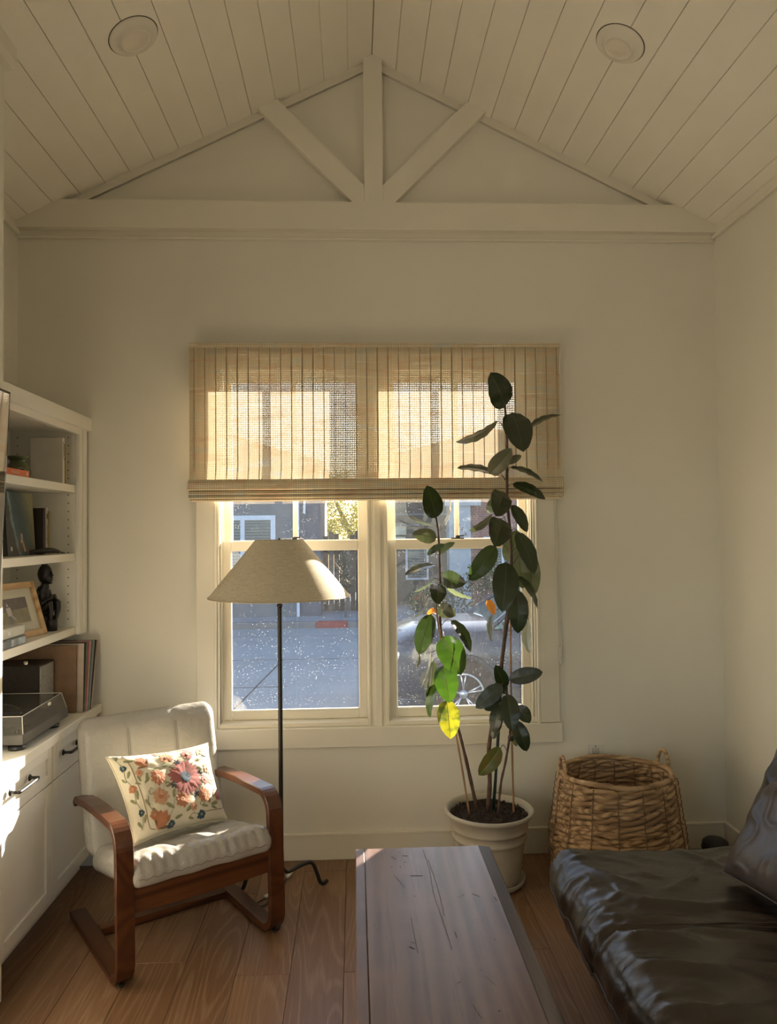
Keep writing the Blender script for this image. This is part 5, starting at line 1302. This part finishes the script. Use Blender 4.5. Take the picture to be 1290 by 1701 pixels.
for y_ in (ty0 + .03, ty1 - .042):
    bm = B(); box(bm, .022, .415, y_, y_ + .022, .30, TZ - .042, .001); obj('end_apron', bm, orange_side, tab)
for x_ in (.022, .365):
    for y_ in (ty0 + .052, ty1 - .092):
        bm = B(); box(bm, x_, x_ + .05, y_, y_ + .05, 0.0005, TZ - .042, .003); obj('leg', bm, orange_side, tab)
crm = plain('crack_dark', (.03, .02, .015), .8)
bm = B()
for pts in ([(.225, 2.60), (.232, 2.45), (.229, 2.28), (.238, 2.12), (.245, 1.98)], [(.235, 2.52), (.244, 2.33), (.246, 2.15)], [(.15, 2.15), (.152, 2.05), (.155, 1.97)], [(.115, 2.42), (.145, 2.33)], [(.262, 1.75), (.275, 1.70)], [(.31, 1.86), (.33, 1.82)]):
    q = smooth_path([Vector((a, b, TZ)) for a, b in pts], 6)
    for i in range(len(q) - 1):
        a, b = q[i], q[i + 1]; a = a + Vector((.0012 * math.sin(i * 2.7), 0, 0)); wd = .0007
        bm.faces.new([bm.verts.new((a.x - wd, a.y, TZ + .0001)), bm.verts.new((a.x + wd, a.y, TZ + .0001)), bm.verts.new((b.x + wd, b.y, TZ + .0001)), bm.verts.new((b.x - wd, b.y, TZ + .0001))])
for k in range(34):
    a, b = rnd.uniform(.05, .41), rnd.uniform(1.3, 2.6); s = rnd.uniform(.0012, .0035); an = rnd.uniform(0, PI); l = s * rnd.choice((1, 1, 3, 6))
    dx, dy = math.cos(an), math.sin(an)
    bm.faces.new([bm.verts.new((a + dx * l * u - dy * s * .5 * v, b + dy * l * u + dx * s * .5 * v, TZ + .0001)) for u, v in ((-1, -1), (1, -1), (1, 1), (-1, 1))])
o = obj('crack_marks', bm, crm, tab); o['kind'] = 'stuff'

# ================================================================== SOFA
brown_leather = m_leather('dark_brown_leather', (.030, .021, .014), .30, 300, var=.2, wr=.30)
brown_leather.node_tree.nodes['Principled BSDF'].inputs['Specular IOR Level'].default_value = .6
sofa = thing('leather_sofa', 'dark brown leather sofa with a wrinkled chaise seat along the right wall', 'sofa', (1.25, 1.85, 0))
def fold_line(p, pts, wd, amp):
    best = 1e9
    for i in range(len(pts) - 1):
        a = Vector(pts[i]); b = Vector(pts[i + 1]); d = b - a; q = Vector((p[0], p[1])) - a
        t = max(0, min(1, q.dot(d) / d.length_squared)); dist = (q - d * t).length
        if dist < best: best = dist; tt = (i + t) / (len(pts) - 1)
    return amp * math.exp(-(best / wd) ** 2) * math.sin(PI * min(1, max(0, tt * .9 + .08)))
FL = [([(.74, 2.30), (.86, 2.20), (1.02, 2.17), (1.16, 2.20)], .022, .020), ([(.72, 2.06), (.83, 2.02), (.92, 2.00)], .022, .022), ([(.95, 2.28), (1.05, 2.34), (1.12, 2.45)], .014, .012),
      ([(.72, 1.92), (.85, 1.86), (.95, 1.86)], .020, .020), ([(.90, 2.08), (1.05, 2.02), (1.2, 1.98), (1.35, 1.96)], .018, .014), ([(1.1, 2.6), (1.16, 2.5), (1.2, 2.42)], .012, .010), ([(.70, 1.75), (.82, 1.70), (.98, 1.72)], .020, .02),
      ([(.98, 1.90), (1.15, 1.84), (1.3, 1.8)], .016, .012), ([(.74, 2.48), (.80, 2.38), (.88, 2.30)], .016, .012), ([(.86, 2.40), (.98, 2.36)], .014, .008), ([(1.05, 2.15), (1.2, 2.10), (1.32, 2.12)], .014, .010), ([(.71, 2.18), (.80, 2.12), (.95, 2.12)], .014, .014)]
def sofa_fn(p, n_, u):
    q = p.copy(); top = max(0, n_.z) if n_ else 1
    e = min(1, min(1 - abs(u.x), 1 - abs(u.y)) * 2.6)
    if u.z > 0:
        q.z += .022 * (e ** .6)
        q.z += .012 * noise.noise(Vector((p.x * 3.2, p.y * 3.2, .3))) + .0035 * noise.noise(Vector((p.x * 11, p.y * 9, 1.3)))
        rg = 1 - abs(noise.noise(Vector((p.x * 5.2 + .6 * noise.noise(Vector((p.x * 4, p.y * 4, 5))), p.y * 7.5, 4.2))))
        q.z += .006 * (rg ** 8) * (1.3 - e * .8)
        for pts, wd, am in FL: q.z += fold_line(p, pts, wd, am)
        q.z -= .012 * math.exp(-((p.y - (2.085 - .05 * (p.x - .9))) / .008) ** 2)
    # crumple on the left edge
    if u.x < -.75:
        q.x += .010 * noise.noise(Vector((p.y * 9, p.z * 12, 2.2))) - .004 * math.sin(p.y * 21)
    le = math.exp(-((p.x - .70) / .09) ** 2)
    q.z += le * (.007 * noise.noise(Vector((p.x * 10, p.y * 30, 3.1))) + .008 * (1 - abs(noise.noise(Vector((p.x * 6, p.y * 17, 8.2))))) ** 7)
    q.x += .010 * noise.noise(Vector((p.y * 3.1, 4.4, p.z * 4))) ; q.y += .008 * noise.noise(Vector((p.x * 4, 1.1, p.z * 4)))
    return q
bm = B(); round_box(bm, (1.20, 1.80, .336), (1.10, 1.74, .180), (.085, .09, .085), (130, 190, 14), sofa_fn)
obj('seat_cushion', bm, brown_leather, sofa, smooth=True)
bm = B()
def base_fn(p, n_, u):
    q = p.copy()
    if abs(u.x) > .9 or abs(u.y) > .9:
        g = math.sin(p.y * 55 + 2 * math.sin(p.z * 9)) if abs(u.x) > .9 else math.sin(p.x * 55)
        q.x += .005 * g * (1 - (p.z / .3)) + .012 * noise.noise(Vector((p.y * 5, p.z * 6, 1)))
    return q
round_box(bm, (1.29, 1.78, .150), (.99, 1.69, .27), (.05, .05, .03), (10, 120, 16), base_fn)
obj('base', bm, brown_leather, sofa, smooth=True)
pipm = plain('piping_thread', (.10, .075, .06), .5)
def edge_pt(y, z=.352):
    u = Vector((-1, (y - 1.80) / .87, .05)); p = Vector((1.205 - .555, y, z)); return sofa_fn(p, Vector((-1, 0, .1)), u) + Vector((-.001, 0, .0))
bm = B(); tube(bm, [edge_pt(1.0 + 1.57 * i / 120, .335 + .006 * math.sin(i * .21)) for i in range(121)], .0026, 6); obj('edge_piping', bm, pipm, sofa, smooth=True)
for dy in (-.012, .012):
    bm = B(); L_ = []
    for i in range(60):
        x_ = .74 + .85 * i / 59; y_ = 2.085 - .05 * (x_ - .9) + dy
        q = sofa_fn(Vector((x_, y_, .426)), Vector((0, 0, 1)), Vector(((x_ - 1.205) / .555, (y_ - 1.8) / .87, 1))); L_.append(q + Vector((0, 0, .0004)))
    tube(bm, L_, .0012, 5); obj('cross_seam', bm, pipm, sofa, smooth=True)
bm = B(); round_box(bm, (1.72, 1.75, .36), (.12, 1.80, .62), (.05, .06, .05), (8, 40, 16), lambda p, n_, u: p + Vector((.008 * nz(p, 6), 0, 0))); obj('backrest', bm, brown_leather, sofa, smooth=True)
for x_, y_ in ((.84, 2.58), (.84, 1.02), (1.72, 2.58), (1.72, 1.02)):
    bm = B(); lathe(bm, [(.022, .0005), (.025, .03)], (x_, y_, 0), 12, True, True); obj('foot', bm, black_plastic, sofa)
def cushion(name, label, corners, th, mat, group, wr=.006, pinch=.04):
    c4 = [Vector(c) for c in corners]; TLc, TRc, BRc, BLc = c4
    cen = sum(c4, Vector()) / 4; nrm = (TRc - TLc).cross(BLc - TLc).normalized()
    if nrm.x > 0: nrm = -nrm
    t = thing(name, label, 'cushion', tuple(cen), 0, group)
    def pt(a, b, side):
        aa, bb = 2 * a - 1, 2 * b - 1
        a2 = a - pinch * (1 - bb * bb) * aa ** 3; b2 = b - pinch * (1 - aa * aa) * bb ** 3
        p = BLc.lerp(BRc, a2).lerp(TLc.lerp(TRc, a2), b2); e = max(0, (1 - aa ** 4) * (1 - bb ** 4))
        q = nrm * side * (th * e ** .5)
        k = wr * noise.noise(Vector((a * 4, b * 4, side + 2.5))) + wr * .9 * (1 - abs(noise.noise(Vector((a * 6, b * 5, side * 4.4))))) ** 5
        return p + q + nrm * side * k * min(1, e * 3)
    bm = B(); N = 60; g = {}
    for side in (1, -1):
        for i in range(N + 1):
            for j in range(N + 1):
                if side < 0 and (i in (0, N) or j in (0, N)): g[(side, i, j)] = g[(1, i, j)]
                else: g[(side, i, j)] = bm.verts.new(pt(i / N, j / N, side))
        for i in range(N):
            for j in range(N): bm.faces.new((g[(side, i, j)], g[(side, i + 1, j)], g[(side, i + 1, j + 1)], g[(side, i, j + 1)]))
    obj('cushion_cover', bm, mat, t, smooth=True)
    bm = B(); lp = [(i / 20, 0) for i in range(20)] + [(1, i / 20) for i in range(20)] + [(1 - i / 20, 1) for i in range(20)] + [(0, 1 - i / 20) for i in range(20)]
    tube(bm, [pt(a, b, 1) for a, b in lp], .0028, 6, closed=True, cap=False); obj('edge_piping', bm, pipm, t, smooth=True)
    return t
cushion('sofa_cushion', 'large dark leather back cushion leaning on the right wall end of the sofa', [(1.56, 2.66, .80), (1.60, 2.05, .84), (1.44, 2.00, .46), (1.41, 2.70, .45)], .095, brown_leather, 'loose leather sofa cushions', .010, .05)
cushion('sofa_cushion', 'greyish brown leather throw cushion tilted in front of the larger back cushion', [(1.36, 2.42, .72), (1.44, 1.98, .86), (1.20, 1.83, .485), (1.155, 2.36, .462)], .062, m_leather('taupe_leather', (.060, .044, .036), .34, 300, var=.15, wr=.28), 'loose leather sofa cushions', .008)

# ================================================================== OUTSIDE
SZ = -.72
def m_asphalt(name, col, sc=40):
    m = M(name); v = m.coord('Object'); n_ = m.noise(v, sc, 5, .7); b_ = m.noise(m.coord('Object', (.3, 1, 1)), 1.1, 4)
    c = m.ramp(n_, [(.3, tuple(c * .8 for c in col)), (.7, tuple(c * 1.15 for c in col))]); c = m.mix(m.ramp(b_, [(.4, (.35, .35, .35)), (.65, (0, 0, 0))]), c, tuple(q * .7 for q in col))
    m.base(c); m.set(Roughness=.85); m.bump(n_, .3, .01); return m.m
bm = B(); box(bm, -40, 40, D + .2, 18.0, SZ - .3, SZ); struct('street', bm, m_asphalt('street_concrete', (.33, .36, .37)))
crk = plain('tar_joint', (.06, .06, .06), .9)
bm = B()
for y_, x0_, x1_ in ((13.6, -8, 8), (16.6, -8, 8), (11.2, -8, -1.0)): box(bm, x0_, x1_, y_, y_ + .025, SZ, SZ + .004)
prism(bm, [(-1.62, 9.3), (-1.60, 9.3), (-1.28, 13.6), (-1.31, 13.6)], SZ, SZ + .004, 'z')
struct('road_joints', bm, crk)
bm = B(); box(bm, -40, -.92, 18.0, 18.2, SZ - .3, SZ + .15, .02); box(bm, -.18, 40, 18.0, 18.2, SZ - .3, SZ + .15, .02); struct('curb', bm, m_asphalt('curb_grey', (.20, .20, .21)))
bm = B(); box(bm, -.92, -.18, 17.98, 18.2, SZ - .3, SZ + .155, .02); tag(obj('painted_curb', bm, plain('curb_red', (.30, .05, .045), .7, .2, 12), None, origin=(-.55, 18.1, SZ)), 'red painted stretch of curb across the street', 'curb')
bm = B(); box(bm, -40, 40, 18.2, 45, SZ - .3, SZ + .14); struct('sidewalk', bm, m_asphalt('sidewalk', (.30, .33, .37)))
# grey house on the left
hs = thing('grey_house', 'grey stucco house across the street with pale-trimmed windows', 'house', (-6, 22, SZ + .14))
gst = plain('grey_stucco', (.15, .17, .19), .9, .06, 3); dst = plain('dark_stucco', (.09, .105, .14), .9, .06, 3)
bm = B(); box(bm, -13, -1.42, 19.3, 24, SZ + .14, 3.25); obj('wall', bm, gst, hs)
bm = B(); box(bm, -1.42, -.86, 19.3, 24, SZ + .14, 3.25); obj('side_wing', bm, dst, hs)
bm = B(); prism(bm, [(-13.5, 3.25), (-.70, 3.25), (-.70, 3.33), (-3.4, 4.1), (-10.8, 4.1), (-13.5, 3.33)], 18.9, 24.4, 'y'); obj('roof', bm, plain('shingle', (.09, .085, .08), .9, .3, 20), hs)
bm = B(); box(bm, -13.5, -.70, 18.85, 18.9, 3.20, 3.33); obj('gutter', bm, plain('gutter_white', (.7, .72, .75), .5), hs)
bm = B(); box(bm, -1.47, -1.40, 19.25, 19.3, SZ + .14, 3.2); obj('corner_board', bm, plain('blue_white', (.62, .68, .76), .5), hs)
bm = B(); prism(bm, [(-1.30, 2.05), (-1.24, 2.02), (-1.22, 2.9), (-1.25, 2.95)], 19.26, 19.3, 'y'); obj('wall_lamp', bm, plain('lamp_white', (.8, .8, .8), .4), hs)
def m_pane():
    m = M('far_window_pane'); m.base((.10, .13, .13)); m.set(Roughness=.08); return m.m
far_pane = m_pane(); bw_ = bpy.data.materials['blue_white']
def far_window(par, x0, x1, z0, z1, y, n, t=.12):
    bm = B()
    box(bm, x0 - t, x0, y - .06, y, z0 - t, z1 + t); box(bm, x1, x1 + t, y - .06, y, z0 - t, z1 + t); box(bm, x0, x1, y - .06, y, z1, z1 + t); box(bm, x0, x1, y - .06, y, z0 - t, z0)
    for i in range(1, n):
        xm = x0 + (x1 - x0) * i / n; box(bm, xm - t * .45, xm + t * .45, y - .055, y, z0, z1)
    f = obj('window_frame', bm, bw_, par)
    bm = B(); box(bm, x0, x1, y - .02, y - .005, z0, z1); obj('pane', bm, far_pane, f)
    bm = B(); k = z0 + .04
    while k < z1 - .02: box(bm, x0 + .02, x1 - .02, y - .035, y - .025, k, k + .035); k += .075
    obj('blind_slats', bm, plain('slats', (.16, .20, .21), .5) if 'slats' not in bpy.data.materials else bpy.data.materials['slats'], f)['kind'] = 'stuff'
far_window(hs, -4.25, -2.12, .72, 1.88, 19.3, 3)
far_window(hs, -8.6, -6.4, .72, 1.88, 19.3, 2)
# timber fence with individual boards
fn = thing('wooden_fence', 'weathered dark wooden board fence beside the grey house', 'fence', (0, 20.4, SZ + .14))
fm = plain('fence_wood', (.07, .06, .055), .9, .4, 6); fm2 = plain('fence_wood_pale', (.16, .14, .13), .9, .3, 6)
for k in range(13):
    x_ = -.84 + k * .145; h_ = 1.45 + .12 * math.sin(k * 1.3); bm = B(); box(bm, x_, x_ + .138, 20.38 + .03 * (k % 2), 20.41 + .03 * (k % 2), SZ + .15, h_, .006); obj('board', bm, fm2 if k % 3 == 1 else fm, fn)
bm = B(); box(bm, -.85, 1.06, 20.46, 20.52, .1, .2); box(bm, -.85, 1.06, 20.46, 20.52, .95, 1.05); obj('fence_rail', bm, fm, fn)
# foliage helper: clumps of small leaf quads around a branching trunk
def foliage(label, name, cat, base, blobs, n, size, mat, trunk, tmat, group=None, seed=1):
    t = thing(name, label, cat, base, 0, group); rr = random.Random(seed)
    bm = B()
    for (c, r) in blobs:
        c = Vector(c)
        for _ in range(int(n)):
            d = Vector((rr.gauss(0, 1), rr.gauss(0, 1), rr.gauss(0, 1))).normalized() * (rr.random() ** .45)
            p = c + Vector((d.x * r[0], d.y * r[1], d.z * r[2])); a = Vector((rr.gauss(0, 1), rr.gauss(0, 1), rr.gauss(0, 1))).normalized(); b_ = a.orthogonal().normalized(); s = size * rr.uniform(.6, 1.3)
            bm.faces.new([bm.verts.new(p + a * s), bm.verts.new(p + b_ * s * .5), bm.verts.new(p - a * s), bm.verts.new(p - b_ * s * .5)])
    me = bpy.data.meshes.new('foliage'); bmesh.ops.transform(bm, matrix=MW[t].inverted(), verts=bm.verts); bm.to_mesh(me); bm.free(); me.materials.append(mat)
    o = bpy.data.objects.new('foliage', me); link(o, t); o['kind'] = 'stuff'
    bm = B()
    for path, r in trunk: tube(bm, smooth_path(path, 4), [r * (1 - .6 * i / (len(smooth_path(path, 4)) - 1)) for i in range(len(smooth_path(path, 4)))], 8)
    obj('trunk', bm, tmat, t, smooth=True); return t
def m_fol(name, a, b_, tr=.4):
    m = M(name); v = m.coord('Object'); n_ = m.noise(v, 2.2, 3); c = m.ramp(n_, [(.35, a), (.65, b_)]); m.base(c); m.set(Roughness=.6)
    tn = m.new('ShaderNodeBsdfTranslucent'); m.l.new(c, tn.inputs[0]); mx = m.new('ShaderNodeMixShader'); mx.inputs[0].default_value = tr
    m.l.new(m.p.outputs[0], mx.inputs[1]); m.l.new(tn.outputs[0], mx.inputs[2]); m.l.new(mx.outputs[0], m.out.inputs[0]); return m.m
grey_bark = plain('grey_bark', (.13, .12, .11), .9, .3, 8)
foliage('autumn tree with yellow-green leaves between the two houses across the street', 'autumn_tree', 'tree', (-.2, 27, SZ + .14),
        [((-.75, 26.6, 2.5), (.8, .9, .7)), ((-.2, 26.7, 1.75), (.75, .8, .5)), ((.35, 27, 2.3), (.5, .7, .8)), ((-1.0, 27, 1.6), (.5, .6, .45)), ((.3, 26.6, 1.0), (.35, .5, .35)), ((-.3, 27, 3.3), (.9, .9, .6))], 900, .055,
        m_fol('autumn_leaves', (.22, .23, .03), (.36, .31, .035), .4), [([(-.1, 27, SZ), (-.05, 27, .8), (.1, 27, 1.4), (.5, 26.6, 1.8), (1.2, 27, 2.6)], .22), ([(0, 27, 1.2), (-.4, 27, 2.1), (-.8, 26.7, 3.0)], .12)], grey_bark, 'trees across the street', 3)
foliage('slim young street tree in front of the wooden fence', 'young_tree', 'tree', (-.24, 18.9, SZ + .14),
        [((-.28, 18.9, .75), (.20, .2, .42)), ((-.20, 18.9, .25), (.17, .2, .30))], 260, .045, m_fol('dark_leaves', (.05, .055, .035), (.09, .09, .06), .2), [([(-.24, 18.9, SZ + .14), (-.22, 18.9, 0), (-.26, 18.9, 1.1)], .03)], grey_bark, 'trees across the street', 5)  # young tree has dark foliage
foliage('dark green shrub in front of the brick house', 'garden_shrub', 'shrub', (2.45, 18.8, SZ + .14),
        [((2.45, 18.8, -.05), (.8, .4, .55)), ((3.3, 18.9, .45), (.5, .4, .5)), ((1.75, 18.9, -.2), (.45, .4, .35))], 700, .05, m_fol('shrub_leaves', (.03, .055, .025), (.07, .10, .04), .25), [([(2.45, 18.8, SZ + .14), (2.45, 18.8, .1)], .04), ([(3.3, 18.9, SZ + .14), (3.3, 18.9, .4)], .03)], grey_bark, 'garden shrubs across the street', 6)
# brick house with the number 2 4 6
hb = thing('brick_house', 'dark house with brick wall and pale porch pillar numbered 246 across the street', 'house', (4, 22, SZ + .14))
brick = M('brick_wall'); bt = brick.new('ShaderNodeTexBrick'); bt.inputs['Scale'].default_value = 4.0; bt.inputs['Color1'].default_value = (.24, .10, .09, 1); bt.inputs['Color2'].default_value = (.20, .085, .085, 1); bt.inputs['Mortar'].default_value = (.26, .22, .2, 1)
brick.l.new(brick.coord('Object', rot=(PI / 2, 0, 0)), bt.inputs['Vector']); brick.base(bt.outputs[0]); brick.set(Roughness=.9)
bm = B(); box(bm, 2.95, 12, 21.0, 25, SZ + .14, 3.5); obj('wall', bm, brick.m, hb)
bm = B(); box(bm, .95, 2.95, 22.0, 25, SZ + .14, 3.5); obj('recessed_wall', bm, plain('dark_siding', (.085, .085, .085), .9, .15, 3), hb)
bm = B(); prism(bm, [(.6, 3.45), (12.5, 3.45), (12.5, 3.55), (9, 4.3), (3.5, 4.3), (.6, 3.55)], 20.5, 25.2, 'y'); obj('roof', bm, bpy.data.materials['shingle'], hb)
bm = B(); box(bm, 2.62, 3.22, 20.7, 21.3, SZ + .14, 3.0); box(bm, 2.5, 3.5, 20.62, 20.7, 2.25, 2.45); pr_ = obj('porch_pillar', bm, plain('pillar_grey', (.42, .45, .48), .8), hb)
ink = plain('number_black', (.03, .03, .03), .5)
for s_, x_, z_ in (('2', 2.895, 1.70), ('4', 2.985, 1.59), ('6', 3.07, 1.475)): text_part('house_number', s_, .17, (x_, 20.69, z_), RX90, ink, pr_)
bm = B(); box(bm, 1.05, 1.52, 21.9, 22.0, 1.45, 1.78, .01); box(bm, 1.05, 1.50, 21.9, 22.0, 1.12, 1.40, .01); obj('porch_rail_panels', bm, plain('cream_panel', (.62, .60, .48), .7), hb)
far_window(hb, 1.55, 2.1, .2, 1.15, 21.98, 1, .06); far_window(hb, 3.7, 4.6, .5, 1.3, 20.99, 2, .08); far_window(hb, 4.7, 6.6, .4, 1.9, 20.99, 2, .1)
bm = B(); box(bm, 1.0, 2.9, 21.6, 21.68, 2.02, 2.07); box(bm, 1.2, 2.9, 21.8, 21.86, 1.72, 1.76); obj('beam', bm, gst, hb)
# ---------------- parked car
car = thing('parked_car', 'dark blue sport utility car parked facing left beyond the right sash', 'car', (2.8, 9.75, SZ))
cm = M('car_paint'); cm.base((.020, .026, .045)); cm.set(Roughness=.28, Metallic=.1); cm.p.inputs['Coat Weight'].default_value = .5; cm.p.inputs['Coat Roughness'].default_value = .05; car_paint = cm.m
clad = plain('black_cladding', (.03, .03, .032), .6); cglass = M('car_glass'); cglass.base((.10, .20, .22)); cglass.set(Roughness=.05); cglass.p.inputs['Coat Weight'].default_value = 1.0; cglass = cglass.m
silver = plain('alloy', (.55, .56, .58), .3, .05, 10, metal=.8); tyre = plain('tyre', (.02, .02, .02), .8)
X0 = .34; yc = 9.75; hwC = .93
def body_section(x):
    """returns list of (y offset, z) half profile from bottom centre outwards to top centre"""
    d = x - X0
    if d < .9: top = .80 + .29 * min(1, (d + .05) / .55) ** .5 + .03 * min(1, d / .9)
    else: top = 1.12 + .02 * min(1, (d - .9))
    wd = hwC * (1 - .30 * math.exp(-d / .16)); bot = .28 if d > .15 else .28 + .25 * (1 - d / .15)
    e = X0 + 4.7 - x
    if e < .25: wd *= 1 - .15 * (1 - e / .25); bot += .2 * (1 - e / .25)
    return [(0, bot), (wd * .85, bot), (wd * .97, bot + .10), (wd, bot + .30), (wd * .995, .80), (wd * .97, .93), (wd * .90, top - .05), (wd * .78, top), (0, top + .025)]
bm = B(); secs = []; xs_l = [0, .03, .08, .16, .28, .42, .6, .8, 1.0, 1.2, 1.5, 1.9, 2.4, 2.9, 3.4, 3.8, 4.2, 4.45, 4.6, 4.7]
for d in xs_l:
    pr2 = body_section(X0 + d); ring = [(-a, z) for a, z in pr2] + [(a, z) for a, z in pr2[::-1][1:-1]]
    secs.append([bm.verts.new((X0 + d, yc + a, SZ + z)) for a, z in ring])
for i in range(len(secs) - 1):
    for k in range(len(secs[0])): bm.faces.new((secs[i][k], secs[i][(k + 1) % len(secs[0])], secs[i + 1][(k + 1) % len(secs[0])], secs[i + 1][k]))
bm.faces.new(secs[0]); bm.faces.new(secs[-1][::-1])
auto(obj('body', bm, car_paint, car, smooth=True), 40)
bm = B(); gp = [(X0 + 1.25, 1.10), (X0 + 1.95, 1.62), (X0 + 2.6, 1.70), (X0 + 3.9, 1.64), (X0 + 4.5, 1.12)]
lo = [bm.verts.new((x_, yc + s * (.82 - .18 * (z - 1.1) / .6), SZ + z)) for s in (-1, 1) for x_, z in gp]
n5 = len(gp); bm.faces.new(lo[:n5]); bm.faces.new(lo[n5:][::-1])
for i in range(n5): bm.faces.new((lo[i], lo[(i + 1) % n5], lo[n5 + (i + 1) % n5], lo[n5 + i]))
obj('greenhouse', bm, cglass, car)
bm = B()
for s in (-1, 1):
    for (xa, za), (xb, zb) in zip(gp[:-1], gp[1:]): tube(bm, [(xa, yc + s * (.825 - .18 * (za - 1.1) / .6), SZ + za), (xb, yc + s * (.825 - .18 * (zb - 1.1) / .6), SZ + zb)], .035, 6)
    tube(bm, [(X0 + 2.6, yc + s * .83, SZ + 1.1), (X0 + 2.6, yc + s * .66, SZ + 1.68)], .035, 6)
prism(bm, [(X0 + 1.95, yc - .66), (X0 + 1.95, yc + .66), (X0 + 3.9, yc + .66), (X0 + 3.9, yc - .66)], SZ + 1.63, SZ + 1.71, 'z')
obj('roof_pillars', bm, car_paint, car, smooth=False)
for s in (-1, 1):
    for d in (.92, 3.78):
        wx, wz = X0 + d, SZ + .36; y_ = yc + s * .80; sg = s
        def LW(prof, seg=40):
            b = B(); lathe(b, prof, (0, 0, 0), seg); bmesh.ops.rotate(b, matrix=Matrix.Rotation(PI / 2 * sg, 3, 'X') if True else None, verts=b.verts); bmesh.ops.translate(b, vec=(wx, y_, wz), verts=b.verts); return b
        k_ = -1
        wh = obj('wheel', LW([(.26, k_ * .02), (.34, k_ * .03), (.358, k_ * .06), (.358, k_ * -.10), (.30, k_ * -.14), (.26, k_ * -.14), (.20, k_ * -.05), (.02, k_ * -.05)]) if False else LW([(.02, .0), (.235, .0), (.24, .135), (.25, .15), (.335, .145), (.358, .11), (.358, -.05), (.30, -.08)]), tyre, car, smooth=True)
        yo = yc + s * .945
        bm = B(); tube(bm, [(wx + .235 * math.cos(2 * PI * k / 40), yo, wz + .235 * math.sin(2 * PI * k / 40)) for k in range(40)], .014, 6, closed=True, cap=False); obj('rim', bm, silver, wh, smooth=True)
        for k in range(5):
            a = 2 * PI * k / 5 + PI / 2; bm = B()
            for da in (-.13, .13): tube(bm, [(wx + .05 * math.cos(a), yo - s * .012, wz + .05 * math.sin(a)), (wx + .232 * math.cos(a + da), yo, wz + .232 * math.sin(a + da))], .011, 6)
            obj('spoke', bm, silver, wh, smooth=True)
        bm = B(); tube(bm, [(wx, yo - s * .03, wz), (wx, yo + s * .004, wz)], .05, 16); obj('hub', bm, silver, wh, smooth=True)
        bm = B(); tube(bm, [(wx + .43 * math.cos(PI * k / 24 - .1), yc + s * .928, wz + .43 * math.sin(PI * k / 24 - .1)) for k in range(27)], .040, 8); obj('wheel_arch', bm, clad, car, smooth=True)
        bm = B(); tube(bm, [(wx, yc + s * .905, wz), (wx, yc + s * .936, wz)], .42, 32); obj('wheel_well', bm, dark_hole, car)
bm = B(); box(bm, X0 - .012, X0 + .04, yc - .52, yc + .52, SZ + .60, SZ + .90, .02); gr = obj('grille', bm, dark_hole, car)
for k in range(7):
    bm = B(); y_ = yc - .49 + k * .15; box(bm, X0 - .03, X0 - .005, y_, y_ + .07, SZ + .62, SZ + .88, .008); obj('grille_bar', bm, silver, gr)
hl = M('headlamp'); hl.base((.6, .62, .64)); hl.set(Roughness=.08, Metallic=.3); hl.p.inputs['Coat Weight'].default_value = 1.0; hl = hl.m
fogm = plain('fog_lamp', (.45, .55, .65), .2)
for s in (-1, 1):
    bm = B(); round_box(bm, (X0 + .16, yc + s * .70, SZ + .80), (.34, .26, .15), (.06, .06, .06), (8, 6, 5)); obj('headlight', bm, hl, car, smooth=True)
    bm = B(); round_box(bm, (X0 + .075, yc + s * .66, SZ + .46), (.16, .20, .11), (.04, .04, .04), (6, 6, 5)); obj('fog_lamp', bm, fogm, car, smooth=True)
    bm = B(); round_box(bm, (X0 + 1.45, yc + s * 1.0, SZ + 1.16), (.14, .20, .14), (.05, .05, .05), (6, 6, 6)); obj('wing_mirror', bm, car_paint, car, smooth=True)
    bm = B(); box(bm, X0 + 1.40, X0 + 3.3, yc + s * .92 - .01, yc + s * .92 + .02, SZ + .27, SZ + .42, .01); obj('side_sill', bm, clad, car)
bm = B(); box(bm, X0 - .02, X0 + .10, yc - .62, yc + .62, SZ + .30, SZ + .42, .03); obj('bumper', bm, clad, car)
